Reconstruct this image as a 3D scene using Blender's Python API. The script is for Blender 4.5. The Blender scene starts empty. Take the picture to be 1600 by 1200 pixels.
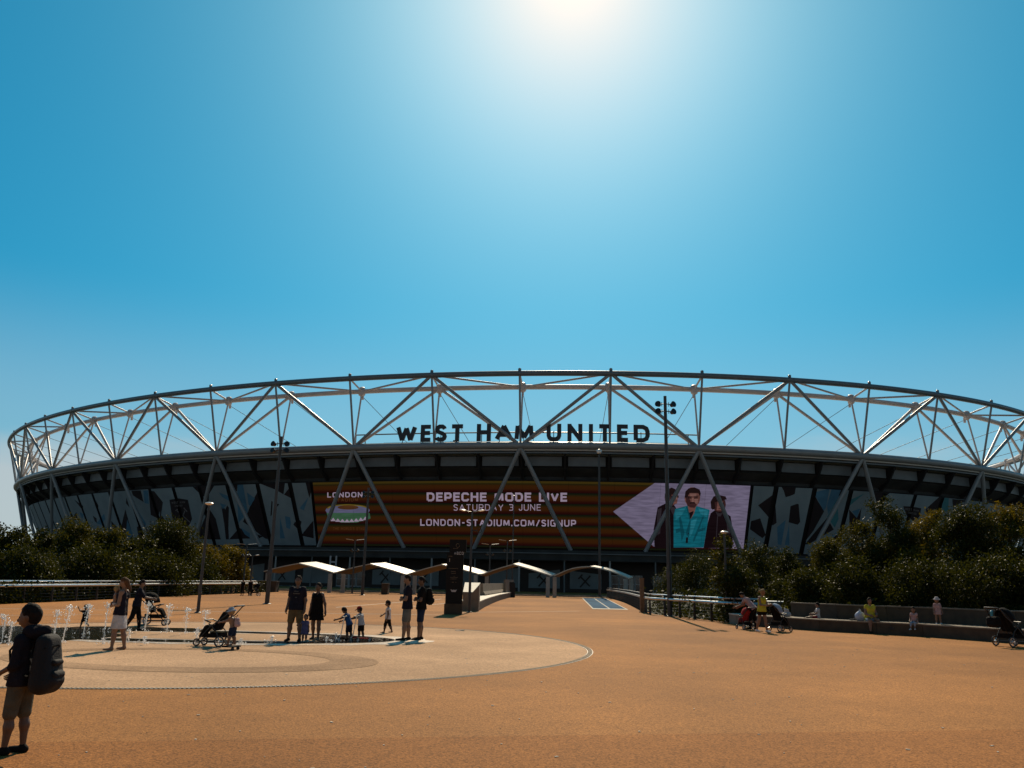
import bpy, math, random
import numpy as np
from mathutils import Vector, Matrix, Quaternion
from mathutils.geometry import tessellate_polygon
random.seed(7); np.random.seed(7)
sc = bpy.context.scene
COL = sc.collection
PI = math.pi

# ------------------------------------------------------------------ camera
FPX, TILT, ROLL, CAMH = 1289.7, math.atan((907.99 - 600) / 1289.7), 0.021, 1.7
cd = bpy.data.cameras.new('camera'); cd.sensor_width = 36; cd.lens = 36 * FPX / 1600
cd.clip_start = 0.1; cd.clip_end = 6000
cam = bpy.data.objects.new('camera', cd); COL.objects.link(cam); sc.camera = cam
_r = Vector((1, 0, 0)); _u = Vector((0, -math.sin(TILT), math.cos(TILT))); _f = Vector((0, math.cos(TILT), math.sin(TILT)))
_c, _s = math.cos(ROLL), math.sin(ROLL)
_R = _c * _r + _s * _u; _U = _c * _u - _s * _r
cam.matrix_world = Matrix(((_R.x, _U.x, -_f.x, 0), (_R.y, _U.y, -_f.y, 0), (_R.z, _U.z, -_f.z, CAMH), (0, 0, 0, 1)))

# ------------------------------------------------------------------ sun, sky, exposure
SUN_EL, SUN_AZ = math.radians(40.3), math.radians(4.2)
SUN_DIR = Vector((math.sin(SUN_AZ) * math.cos(SUN_EL), math.cos(SUN_AZ) * math.cos(SUN_EL), math.sin(SUN_EL)))
sd = bpy.data.lights.new('sun', 'SUN'); sd.energy = 4.6; sd.angle = math.radians(0.53); sd.color = (1.0, 0.83, 0.60)
sun = bpy.data.objects.new('sun', sd); COL.objects.link(sun)
sun.rotation_euler = SUN_DIR.to_track_quat('Z', 'Y').to_euler(); sun.location = (0, 0, 80)
w = bpy.data.worlds.new('World'); sc.world = w; w.use_nodes = True
nt = w.node_tree; nt.nodes.clear()
wo = nt.nodes.new('ShaderNodeOutputWorld'); bg = nt.nodes.new('ShaderNodeBackground')
sky = nt.nodes.new('ShaderNodeTexSky'); sky.sky_type = 'NISHITA'; sky.sun_disc = False
sky.sun_elevation = SUN_EL; sky.sun_rotation = SUN_AZ; sky.altitude = 0
sky.air_density = 1.0; sky.dust_density = 1.0; sky.ozone_density = 3.0
def wn(t, **k):
    n = nt.nodes.new(t)
    for a, v in k.items(): setattr(n, a, v)
    return n
def wm(op, a, b=None, c=None):
    n = wn('ShaderNodeMath', operation=op)
    for i, v in enumerate((a, b, c)):
        if v is None: continue
        if isinstance(v, (int, float)): n.inputs[i].default_value = v
        else: nt.links.new(v, n.inputs[i])
    return n.outputs[0]
SKY_K = 0.075
sep = wn('ShaderNodeSeparateColor'); nt.links.new(sky.outputs[0], sep.inputs[0])
cmb = wn('ShaderNodeCombineColor')                       # deep clear blue: the red of the scattered light falls off faster
nt.links.new(wm('MULTIPLY', wm('POWER', sep.outputs[0], 1.5), 0.062), cmb.inputs[0])
nt.links.new(wm('SMOOTH_MIN', wm('MULTIPLY', wm('POWER', wm('MULTIPLY', sep.outputs[1], SKY_K * 0.98), 0.736), 0.72 / SKY_K), 0.665 / SKY_K, 0.25 / SKY_K), cmb.inputs[1])
nt.links.new(wm('SMOOTH_MIN', wm('MULTIPLY', wm('POWER', wm('MULTIPLY', sep.outputs[2], SKY_K * 1.07), 0.73), 0.863 / SKY_K), 0.87 / SKY_K, 0.22 / SKY_K), cmb.inputs[2])
geo = wn('ShaderNodeTexCoord'); dv = wn('ShaderNodeVectorMath', operation='DOT_PRODUCT'); nt.links.new(geo.outputs['Generated'], dv.inputs[0]); dv.inputs[1].default_value = SUN_DIR
ang = wm('ARCCOSINE', wm('MINIMUM', dv.outputs['Value'], 0.999999))
aur = wm('EXPONENT', wm('MULTIPLY', ang, -1 / math.radians(7.0)))   # hazy glow of the air round the sun
glow = wn('ShaderNodeVectorMath', operation='SCALE'); glow.inputs[0].default_value = (1.06 / SKY_K, 0.46 / SKY_K, 0.06 / SKY_K); nt.links.new(aur, glow.inputs['Scale'])
far = wn('ShaderNodeMapRange'); far.inputs[1].default_value = math.radians(42); far.inputs[2].default_value = math.radians(105); far.inputs[3].default_value = 0.0; far.inputs[4].default_value = 1.0; far.interpolation_type = 'SMOOTHSTEP'
nt.links.new(ang, far.inputs[0])                                      # sky far from the sun dimmed and greyed to cut fill on shaded things
fc = wn('ShaderNodeMix', data_type='RGBA'); nt.links.new(far.outputs[0], fc.inputs[0]); fc.inputs[6].default_value = (1, 1, 1, 1); fc.inputs[7].default_value = (1.5, 0.46, 0.40, 1)
dim = wn('ShaderNodeVectorMath', operation='MULTIPLY'); nt.links.new(cmb.outputs[0], dim.inputs[0]); nt.links.new(fc.outputs[2], dim.inputs[1])
addc = wn('ShaderNodeVectorMath', operation='ADD'); nt.links.new(dim.outputs[0], addc.inputs[0]); nt.links.new(glow.outputs[0], addc.inputs[1])
sz = wn('ShaderNodeSeparateXYZ'); nt.links.new(geo.outputs['Generated'], sz.inputs[0])
cn = wn('ShaderNodeTexNoise'); cn.inputs['Scale'].default_value = 5; cn.inputs['Detail'].default_value = 7; mp = wn('ShaderNodeMapping'); mp.inputs['Scale'].default_value = (1, 1, 3.5)
nt.links.new(geo.outputs['Generated'], mp.inputs[0]); nt.links.new(mp.outputs[0], cn.inputs['Vector'])
hz = wn('ShaderNodeMapRange'); hz.inputs[1].default_value = 0.165; hz.inputs[2].default_value = 0.10; hz.interpolation_type = 'SMOOTHSTEP'   # low pale bank of cloud along the horizon
nt.links.new(wm('ADD', sz.outputs[2], wm('MULTIPLY', wm('SUBTRACT', cn.outputs['Fac'], 0.5), -0.11)), hz.inputs[0])
mixc = wn('ShaderNodeMix', data_type='RGBA'); nt.links.new(wm('MULTIPLY', hz.outputs[0], 0.75), mixc.inputs[0]); nt.links.new(addc.outputs[0], mixc.inputs[6]); mixc.inputs[7].default_value = (0.54 / SKY_K, 0.57 / SKY_K, 0.58 / SKY_K, 1)
hz2 = wn('ShaderNodeMapRange'); hz2.inputs[1].default_value = 0.33; hz2.inputs[2].default_value = 0.15; hz2.inputs[4].default_value = 0.34; hz2.interpolation_type = 'SMOOTHSTEP'   # thin haze paling the lower sky
nt.links.new(sz.outputs[2], hz2.inputs[0])
mixh = wn('ShaderNodeMix', data_type='RGBA'); nt.links.new(hz2.outputs[0], mixh.inputs[0]); nt.links.new(addc.outputs[0], mixh.inputs[6]); mixh.inputs[7].default_value = (0.47 / SKY_K, 0.56 / SKY_K, 0.60 / SKY_K, 1)
nt.links.new(mixh.outputs[2], mixc.inputs[6])
bg.inputs['Strength'].default_value = SKY_K
nt.links.new(mixc.outputs[2], bg.inputs[0]); nt.links.new(bg.outputs[0], wo.inputs[0])
sc.view_settings.view_transform = 'Standard'; sc.view_settings.look = 'None'
sc.view_settings.exposure = 0; sc.view_settings.gamma = 1; sc.view_settings.use_curve_mapping = False
sc.render.engine = 'CYCLES'
sc.cycles.max_bounces = 6; sc.cycles.transparent_max_bounces = 12

# ------------------------------------------------------------------ where a line of sight meets the place
def ray(x, y):
    X = x - 800; Y = y - 600
    X, Y = _c * X + _s * Y, -_s * X + _c * Y
    return X, FPX * math.cos(TILT) + Y * math.sin(TILT), FPX * math.sin(TILT) - Y * math.cos(TILT)
def gp(x, y, z=0.0):
    d = ray(x, y); t = (z - CAMH) / d[2]
    return Vector((d[0] * t, d[1] * t, z))
def atd(x, y, dist):
    d = ray(x, y); t = dist / d[1]
    return Vector((d[0] * t, dist, CAMH + d[2] * t))
def proj(P):
    P = np.atleast_2d(np.asarray(P, float)); x = P[:, 0]; y = P[:, 1]; z = P[:, 2] - CAMH
    d = y * math.cos(TILT) + z * math.sin(TILT); u = -y * math.sin(TILT) + z * math.cos(TILT)
    X = FPX * x / d; Y = -FPX * u / d
    return np.stack([800 + _c * X - _s * Y, 600 + _s * X + _c * Y], 1)

# ------------------------------------------------------------------ materials
MATS = {}
def mat(name, col, rough=0.7, metal=0.0, var=0.12, scale=3.0, bump=0.0, bscale=None, spec=0.5, coord='Object', speck=None, trans=0.0, emit=None, bdist=0.02):
    if name in MATS: return MATS[name]
    m = bpy.data.materials.new(name); m.use_nodes = True; MATS[name] = m
    n = m.node_tree.nodes; L = m.node_tree.links; b = n['Principled BSDF']
    b.inputs['Roughness'].default_value = rough; b.inputs['Metallic'].default_value = metal
    b.inputs['Specular IOR Level'].default_value = spec
    tc = n.new('ShaderNodeTexCoord')
    nz = n.new('ShaderNodeTexNoise'); nz.inputs['Scale'].default_value = scale; nz.inputs['Detail'].default_value = 6
    L.new(tc.outputs[coord], nz.inputs['Vector'])
    cr = n.new('ShaderNodeValToRGB')
    cr.color_ramp.elements[0].position = 0.3; cr.color_ramp.elements[1].position = 0.7
    cr.color_ramp.elements[0].color = tuple(c * (1 - var) for c in col) + (1,)
    cr.color_ramp.elements[1].color = tuple(min(1, c * (1 + var)) for c in col) + (1,)
    L.new(nz.outputs['Fac'], cr.inputs[0])
    out = cr.outputs[0]
    if speck:
        vo = n.new('ShaderNodeTexVoronoi'); vo.inputs['Scale'].default_value = speck[0]      # single stones of the aggregate
        L.new(tc.outputs[coord], vo.inputs['Vector'])
        r2 = n.new('ShaderNodeValToRGB'); r2.color_ramp.elements[0].position = 0.1; r2.color_ramp.elements[1].position = 0.9
        r2.color_ramp.elements[0].color = (1 - speck[1],) * 3 + (1,); r2.color_ramp.elements[1].color = (1 + speck[1],) * 3 + (1,)
        sv = n.new('ShaderNodeSeparateColor'); L.new(vo.outputs['Color'], sv.inputs[0]); L.new(sv.outputs[0], r2.inputs[0])
        mx = n.new('ShaderNodeMix'); mx.data_type = 'RGBA'; mx.blend_type = 'MULTIPLY'; mx.inputs[0].default_value = 1
        L.new(out, mx.inputs[6]); L.new(r2.outputs[0], mx.inputs[7]); out = mx.outputs[2]
        for sc_, lo_, amt in ((0.07, .40, .20), (0.5, .44, .07)):                 # broad worn patches, smaller stains, dark spots
            pn = n.new('ShaderNodeTexNoise'); pn.inputs['Scale'].default_value = sc_; pn.inputs['Detail'].default_value = 8; pn.inputs['Roughness'].default_value = .62; L.new(tc.outputs[coord], pn.inputs['Vector'])
            r3 = n.new('ShaderNodeValToRGB'); r3.color_ramp.elements[0].position = lo_ if amt else .26; r3.color_ramp.elements[1].position = lo_ + .2 if amt else .31
            k_ = amt or .3; r3.color_ramp.elements[0].color = (1 - k_,) * 3 + (1,); r3.color_ramp.elements[1].color = (1 + amt * .6,) * 3 + (1,); L.new(pn.outputs['Fac'], r3.inputs[0])
            m3 = n.new('ShaderNodeMix'); m3.data_type = 'RGBA'; m3.blend_type = 'MULTIPLY'; m3.inputs[0].default_value = 1; L.new(out, m3.inputs[6]); L.new(r3.outputs[0], m3.inputs[7]); out = m3.outputs[2]
    L.new(out, b.inputs['Base Color'])
    if bump:
        bn = n.new('ShaderNodeTexNoise'); bn.inputs['Scale'].default_value = bscale or scale * 6; bn.inputs['Detail'].default_value = 4
        L.new(tc.outputs[coord], bn.inputs['Vector'])
        bp = n.new('ShaderNodeBump'); bp.inputs['Strength'].default_value = bump; bp.inputs['Distance'].default_value = bdist
        L.new(bn.outputs['Fac'], bp.inputs['Height']); L.new(bp.outputs[0], b.inputs['Normal'])
    if trans:
        b.inputs['Transmission Weight'].default_value = trans
    if emit:
        b.inputs['Emission Color'].default_value = emit[0] + (1,); b.inputs['Emission Strength'].default_value = emit[1]
    return m
def emission(name, col, strength=1.0, var=0.15):
    m = bpy.data.materials.new(name); m.use_nodes = True; MATS[name] = m
    n = m.node_tree.nodes; L = m.node_tree.links; n.clear()
    o = n.new('ShaderNodeOutputMaterial'); e = n.new('ShaderNodeEmission'); tc = n.new('ShaderNodeTexCoord')
    nz = n.new('ShaderNodeTexNoise'); nz.inputs['Scale'].default_value = 1.6; nz.inputs['Detail'].default_value = 8
    mp = n.new('ShaderNodeMapping'); mp.inputs['Scale'].default_value = (0.25, 0.25, 2.2)
    L.new(tc.outputs['Object'], mp.inputs[0]); L.new(mp.outputs[0], nz.inputs['Vector'])
    cr = n.new('ShaderNodeValToRGB'); cr.color_ramp.elements[0].position = 0.35; cr.color_ramp.elements[1].position = 0.65
    cr.color_ramp.elements[0].color = tuple(c * (1 - var) for c in col) + (1,); cr.color_ramp.elements[1].color = tuple(c * (1 + var) for c in col) + (1,)
    L.new(nz.outputs['Fac'], cr.inputs[0]); L.new(cr.outputs[0], e.inputs[0]); e.inputs[1].default_value = strength
    L.new(e.outputs[0], o.inputs[0])
    return m
def leaf_mat(name, c0, c1):
    m = bpy.data.materials.new(name); m.use_nodes = True; MATS[name] = m
    n = m.node_tree.nodes; L = m.node_tree.links; n.clear()
    o = n.new('ShaderNodeOutputMaterial'); g = n.new('ShaderNodeNewGeometry'); cr = n.new('ShaderNodeValToRGB')
    cr.color_ramp.elements[0].color = c0 + (1,); cr.color_ramp.elements[1].color = c1 + (1,)
    at = n.new('ShaderNodeAttribute'); at.attribute_name = 'tone'; mt = n.new('ShaderNodeMix'); mt.inputs[0].default_value = 0.3
    L.new(at.outputs['Fac'], mt.inputs[2]); L.new(g.outputs['Random Per Island'], mt.inputs[3]); L.new(mt.outputs[0], cr.inputs[0])
    d = n.new('ShaderNodeBsdfPrincipled'); d.inputs['Roughness'].default_value = 0.5
    d.inputs['Specular IOR Level'].default_value = 0.07
    t = n.new('ShaderNodeBsdfTranslucent'); mx = n.new('ShaderNodeMixShader'); mx.inputs[0].default_value = 0.34
    yl = n.new('ShaderNodeMix'); yl.data_type = 'RGBA'; yl.blend_type = 'MULTIPLY'; yl.inputs[0].default_value = 1; yl.inputs[7].default_value = (1.9, 1.5, 0.35, 1)
    L.new(cr.outputs[0], d.inputs['Base Color']); L.new(cr.outputs[0], yl.inputs[6]); L.new(yl.outputs[2], t.inputs[0])
    L.new(d.outputs[0], mx.inputs[1]); L.new(t.outputs[0], mx.inputs[2]); L.new(mx.outputs[0], o.inputs[0])
    return m

M_STEEL = mat('painted_steel', (0.54, 0.46, 0.43), 0.42, 0.0, 0.06, 0.6)
M_RING = mat('ring_steel', (0.24, 0.25, 0.26), 0.38, 0.0, 0.08, 0.8)
M_CHORD = mat('chord_steel', (0.12, 0.14, 0.155), 0.4, 0.0, 0.08, 0.8)
M_DARK = mat('dark_metal', (0.022, 0.022, 0.024), 0.5, 0.2, 0.2, 2)
M_CABLE = mat('cable_steel', (0.08, 0.09, 0.10), 0.5, 0.3)
M_FASCIA = mat('translucent_fascia', (0.12, 0.135, 0.145), 0.55, 0, 0.15, 0.5)
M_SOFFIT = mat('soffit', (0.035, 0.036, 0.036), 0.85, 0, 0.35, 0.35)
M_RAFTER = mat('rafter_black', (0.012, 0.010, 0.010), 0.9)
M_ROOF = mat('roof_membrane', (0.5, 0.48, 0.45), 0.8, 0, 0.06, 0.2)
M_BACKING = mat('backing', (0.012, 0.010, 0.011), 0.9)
M_WRAP = mat('wrap_fabric', (0.22, 0.275, 0.31), 0.75, 0, 0.10, 0.4)
M_CLARET = mat('wrap_claret', (0.016, 0.007, 0.010), 0.75)
M_WBLUE = mat('wrap_blue', (0.07, 0.19, 0.30), 0.75, 0, 0.15, 0.6)
M_WTEAL = mat('wrap_teal', (0.05, 0.20, 0.24), 0.75, 0, 0.15, 0.6)
M_WLINE = mat('wrap_emblem_line', (0.17, 0.15, 0.15), 0.75)
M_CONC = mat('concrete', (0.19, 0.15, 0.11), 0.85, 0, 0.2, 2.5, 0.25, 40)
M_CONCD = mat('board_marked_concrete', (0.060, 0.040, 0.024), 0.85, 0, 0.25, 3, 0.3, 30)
M_PALE = mat('pale_stone_and_sunlit_top', (0.62, 0.55, 0.44), 0.7, 0, 0.08, 3)  # also carries the painted sunlight on concrete tops
M_POLE = mat('pole_paint', (0.05, 0.05, 0.05), 0.45, 0.4, 0.15, 3)
M_LAMPW = mat('lamp_white', (0.75, 0.75, 0.72), 0.3)
M_RAIL = mat('galvanised_rail', (0.55, 0.56, 0.57), 0.28, 0.9, 0.08, 4)
M_POST = mat('post_grey', (0.07, 0.07, 0.07), 0.5, 0.5)
M_RUST = mat('weathered_post', (0.22, 0.12, 0.06), 0.7, 0.1, 0.3, 6)
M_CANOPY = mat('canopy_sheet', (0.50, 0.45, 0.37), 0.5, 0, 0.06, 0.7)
M_CANOPYSHADE = mat('canopy_shaded_underside', (0.12, 0.09, 0.06), 0.7, 0, 0.1, 0.7)  # darker copy of the canopy sheet; shade under the roof put into the colour
M_CPOST = mat('canopy_post', (0.30, 0.29, 0.27), 0.5, 0.1)
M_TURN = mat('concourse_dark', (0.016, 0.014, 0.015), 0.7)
M_MURAL = mat('concourse_mural', (0.14, 0.19, 0.22), 0.7, 0, 0.15, 0.4)
M_DOORF = mat('door_frame', (0.30, 0.35, 0.38), 0.5)
M_GLASS = mat('dark_glass', (0.02, 0.022, 0.026), 0.08, 0.0, 0.05)
M_BLACKP = mat('sign_black', (0.008, 0.007, 0.007), 0.5, 0, 0.1, spec=.15)
M_SIGNT = mat('sign_text', (0.42, 0.40, 0.40), 0.6)
M_SIGNB = mat('sign_text_tan', (0.16, 0.11, 0.06), 0.6)
M_LETTER = mat('letter_navy', (0.010, 0.012, 0.020), 0.4)
M_BARK = mat('bark', (0.05, 0.035, 0.025), 0.9, 0, 0.3, 8, 0.4)
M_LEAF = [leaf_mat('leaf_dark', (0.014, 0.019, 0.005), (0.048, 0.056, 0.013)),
          leaf_mat('leaf_olive', (0.026, 0.031, 0.007), (0.085, 0.084, 0.018)),
          leaf_mat('leaf_yellow', (0.055, 0.050, 0.008), (0.15, 0.12, 0.018))]
M_SKIN = mat('skin_light', (0.21, 0.11, 0.068), 0.55, 0, 0.06, 12)
M_SKIN2 = mat('skin_tan', (0.12, 0.06, 0.035), 0.55, 0, 0.06, 12)

# ------------------------------------------------------------------ mesh helpers
class MB:
    def __init__(s): s.v = []; s.f = []; s.m = []
    def add(s, vs, fs, mi=0):
        o = len(s.v); s.v += [tuple(q) for q in vs]; s.f += [tuple(i + o for i in f) for f in fs]; s.m += [mi] * len(fs)
    def box(s, c, size, M=None, mi=0):
        a, b, d = size[0] / 2, size[1] / 2, size[2] / 2
        V = [Vector((x, y, z)) for z in (-d, d) for y in (-b, b) for x in (-a, a)]
        if M is not None: V = [M @ q for q in V]
        c = Vector(c); s.add([q + c for q in V], [(0, 2, 3, 1), (4, 5, 7, 6), (0, 1, 5, 4), (2, 6, 7, 3), (0, 4, 6, 2), (1, 3, 7, 5)], mi)
    def tube(s, pts, r, n=8, closed=False, caps=True, mi=0, flat=1.0):
        pts = [Vector(p) for p in pts]; k = len(pts); rs = r if hasattr(r, '__len__') else [r] * k
        V = []; prev = None
        for i, p in enumerate(pts):
            a = pts[(i - 1) % k] if (closed or i > 0) else p; b = pts[(i + 1) % k] if (closed or i < k - 1) else p
            t = (b - a); t = t.normalized() if t.length > 1e-9 else Vector((0, 0, 1))
            if prev is None: u = t.cross(Vector((0, 0, 1)) if abs(t.z) < 0.95 else Vector((1, 0, 0))).normalized()
            else:
                u = prev - t * prev.dot(t); u = u.normalized() if u.length > 1e-6 else t.orthogonal().normalized()
            prev = u; wv = t.cross(u)
            for j in range(n):
                q = 2 * PI * j / n; V.append(p + u * (rs[i] * math.cos(q)) + wv * (rs[i] * flat * math.sin(q)))
        F = []
        for i in range(k if closed else k - 1):
            for j in range(n):
                a = i * n + j; b = i * n + (j + 1) % n; c = ((i + 1) % k) * n + (j + 1) % n; d = ((i + 1) % k) * n + j
                F.append((a, b, c, d))
        if caps and not closed: F += [tuple(range(n - 1, -1, -1)), tuple((k - 1) * n + j for j in range(n))]
        s.add(V, F, mi)
    def cyl(s, p0, p1, r0, r1=None, n=12, mi=0): s.tube([p0, p1], [r0, r0 if r1 is None else r1], n, mi=mi)
    def lathe(s, prof, c=(0, 0, 0), n=16, M=None, mi=0):
        c = Vector(c); V = []; k = len(prof)
        for (r, z) in prof:
            for j in range(n):
                q = Vector((r * math.cos(2 * PI * j / n), r * math.sin(2 * PI * j / n), z))
                V.append((M @ q if M is not None else q) + c)
        F = [(i * n + j, i * n + (j + 1) % n, (i + 1) * n + (j + 1) % n, (i + 1) * n + j) for i in range(k - 1) for j in range(n)]
        F += [tuple(range(n - 1, -1, -1)), tuple((k - 1) * n + j for j in range(n))]
        s.add(V, F, mi)
    def ball(s, c, r, n=10, m=7, M=None, mi=0):
        rr = r if hasattr(r, '__len__') else (r, r, r); prof = [(max(1e-4, math.sin(PI * i / m)), -math.cos(PI * i / m)) for i in range(m + 1)]
        S = Matrix.Diagonal(Vector(rr)); s.lathe(prof, c, n, (M @ S if M is not None else S), mi)
    def prism(s, poly, z0, z1, mi=0):
        n = len(poly)
        V = [(p[0], p[1], z0) for p in poly] + [(p[0], p[1], z1) for p in poly]
        tri = tessellate_polygon([[Vector((p[0], p[1], 0)) for p in poly]])
        F = [tuple(t) for t in tri] + [tuple(i + n for i in t) for t in tri] + [(i, (i + 1) % n, (i + 1) % n + n, i + n) for i in range(n)]
        s.add(V, F, mi)
    def build(s, name, m, parent=None, smooth=False, loc=None, xf=None):
        me = bpy.data.meshes.new(name)
        V = [tuple(xf @ Vector(q)) for q in s.v] if xf is not None else s.v
        me.from_pydata(V, [], s.f)
        for k in (m if isinstance(m, (list, tuple)) else [m]): me.materials.append(k)
        if isinstance(m, (list, tuple)): me.polygons.foreach_set('material_index', s.m)
        if smooth:
            me.polygons.foreach_set('use_smooth', [True] * len(me.polygons))
            if smooth != 'all':
                try: me.set_sharp_from_angle(angle=math.radians(40))
                except Exception: pass
        me.update(); return link(name, me, parent, loc)
def link(name, data, parent=None, loc=None):
    o = bpy.data.objects.new(name, data); COL.objects.link(o)
    if parent is not None: o.parent = parent
    if loc is not None: o.location = loc
    return o
def tag(o, label=None, cat=None, group=None, kind=None):
    if label: o['label'] = label
    if cat: o['category'] = cat
    if group: o['group'] = group
    if kind: o['kind'] = kind
    return o
def empty(name, loc=(0, 0, 0), rz=0.0, label=None, cat=None, group=None):
    o = bpy.data.objects.new(name, None); o.empty_display_size = 0.2; COL.objects.link(o); o.location = loc; o.rotation_euler = (0, 0, rz)
    return tag(o, label, cat, group)
def copy_tree(o, parent=None):
    c = o.copy(); COL.objects.link(c); c.parent = parent
    for ch in list(o.children):
        copy_tree(ch, c)
    return c
_rods = {}
def rod(name, p0, p1, r, m, parent, n=12):
    key = (n, m.name)
    if key not in _rods:
        b = MB(); b.cyl((0, 0, 0), (0, 0, 1), 1, 1, n)
        me = bpy.data.meshes.new('rod'); me.from_pydata(b.v, [], b.f); me.materials.append(m)
        me.polygons.foreach_set('use_smooth', [len(p.vertices) == 4 for p in me.polygons]); _rods[key] = me
    p0 = Vector(p0); d = Vector(p1) - p0
    o = bpy.data.objects.new(name, _rods[key]); COL.objects.link(o); o.parent = parent
    o.rotation_mode = 'QUATERNION'; o.rotation_quaternion = d.to_track_quat('Z', 'Y'); o.location = p0; o.scale = (r, r, d.length)
    return o

# ------------------------------------------------------------------ bodies: distance fields turned into skins
def surfnet(D, org, h):
    S = D < 0; nx, ny, nz = D.shape
    cs = [(i, j, k) for i in (0, 1) for j in (0, 1) for k in (0, 1)]
    sl = lambda a, n: slice(a, n - 1 + a)
    cnt = sum(S[sl(i, nx), sl(j, ny), sl(k, nz)].astype(np.int8) for i, j, k in cs)
    act = (cnt > 0) & (cnt < 8); ids = -np.ones(act.shape, np.int64); idx = np.argwhere(act); ids[act] = np.arange(len(idx))
    acc = np.zeros((len(idx), 3)); num = np.zeros(len(idx))
    val = {c: D[idx[:, 0] + c[0], idx[:, 1] + c[1], idx[:, 2] + c[2]] for c in cs}
    for a in cs:
        for ax in range(3):
            if a[ax]: continue
            b = list(a); b[ax] = 1; b = tuple(b); va, vb = val[a], val[b]; cr = (va < 0) != (vb < 0)
            t = np.where(cr, va / np.where(cr, va - vb, 1), 0); p = np.tile(np.array(a, float), (len(idx), 1)); p[:, ax] += t
            acc[cr] += p[cr]; num[cr] += 1
    V = org + h * (idx + acc / num[:, None]); F = []
    for ax in range(3):
        o1, o2 = [(1, 2), (2, 0), (0, 1)][ax]
        A = [slice(None)] * 3; B = [slice(None)] * 3; A[ax] = slice(0, -1); B[ax] = slice(1, None)
        e = np.argwhere(S[tuple(A)] != S[tuple(B)])
        e = e[(e[:, o1] > 0) & (e[:, o2] > 0) & (e[:, o1] < D.shape[o1] - 1) & (e[:, o2] < D.shape[o2] - 1)]
        if not len(e): continue
        neg = S[e[:, 0], e[:, 1], e[:, 2]]; q = []
        for d1, d2 in ((0, 0), (-1, 0), (-1, -1), (0, -1)):
            c = e.copy(); c[:, o1] += d1; c[:, o2] += d2; q.append(ids[c[:, 0], c[:, 1], c[:, 2]])
        q = np.stack(q, 1); q[~neg] = q[~neg][:, ::-1]; F.append(q)
    return V, np.concatenate(F)
def field(prims, h, k, clips=()):
    lo = np.full(3, 1e9); hi = -lo
    for p in prims:
        if p[0] == 'c':
            m = max(p[3], p[4])
            for q in (p[1], p[2]): lo = np.minimum(lo, np.array(q) - m); hi = np.maximum(hi, np.array(q) + m)
        else: m = max(p[2]); lo = np.minimum(lo, np.array(p[1]) - m); hi = np.maximum(hi, np.array(p[1]) + m)
    lo -= 3 * h; hi += 3 * h; n = np.ceil((hi - lo) / h).astype(int) + 1
    D = np.full(n, 1.0); ax = [lo[i] + h * np.arange(n[i]) for i in range(3)]
    for p in prims:
        if p[0] == 'c': m = max(p[3], p[4]) + k + 2 * h; a = np.minimum(p[1], p[2]) - m; b = np.maximum(p[1], p[2]) + m
        else: m = max(p[2]) + k + 2 * h; a = np.array(p[1]) - m; b = np.array(p[1]) + m
        s = [slice(max(0, int((a[i] - lo[i]) / h)), min(n[i], int((b[i] - lo[i]) / h) + 2)) for i in range(3)]
        X, Y, Z = np.meshgrid(ax[0][s[0]], ax[1][s[1]], ax[2][s[2]], indexing='ij')
        if p[0] == 'c':
            p0 = np.array(p[1], float); d = np.array(p[2], float) - p0; L2 = max(1e-9, d @ d)
            t = np.clip(((X - p0[0]) * d[0] + (Y - p0[1]) * d[1] + (Z - p0[2]) * d[2]) / L2, 0, 1)
            q = np.sqrt((X - p0[0] - t * d[0]) ** 2 + (Y - p0[1] - t * d[1]) ** 2 + (Z - p0[2] - t * d[2]) ** 2) - (p[3] + t * (p[4] - p[3]))
        else:
            P = np.stack([X - p[1][0], Y - p[1][1], Z - p[1][2]], -1)
            if len(p) > 3 and p[3] is not None: P = P @ np.array(p[3])
            r = np.array(p[2], float); k0 = np.sqrt(((P / r) ** 2).sum(-1)); k1 = np.sqrt(((P / r ** 2) ** 2).sum(-1)); q = k0 * (k0 - 1) / np.maximum(k1, 1e-6)
        o = D[tuple(s)]; kk = p[5] if (p[0] == 'c' and len(p) > 5) else k
        hh = np.clip(0.5 + 0.5 * (q - o) / kk, 0, 1); D[tuple(s)] = q + (o - q) * hh - kk * hh * (1 - hh)
    if clips:
        X, Y, Z = np.meshgrid(*ax, indexing='ij')
        for (pt, nn) in clips: D = np.maximum(D, (X - pt[0]) * nn[0] + (Y - pt[1]) * nn[1] + (Z - pt[2]) * nn[2])
    return D, lo
def skin(name, prims, h, k, m, parent, clips=(), extra=None, mats=None):
    D, lo = field(prims, h, k, clips); V, F = surfnet(D, lo, h)
    b = MB(); b.v = [tuple(q) for q in V.tolist()]; b.f = [tuple(q) for q in F.tolist()]; b.m = [0] * len(b.f)
    if extra: b.add(extra.v, extra.f); b.m[-len(extra.f):] = extra.m if extra.f else []
    return b.build(name, mats or m, parent, smooth='all')
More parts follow.
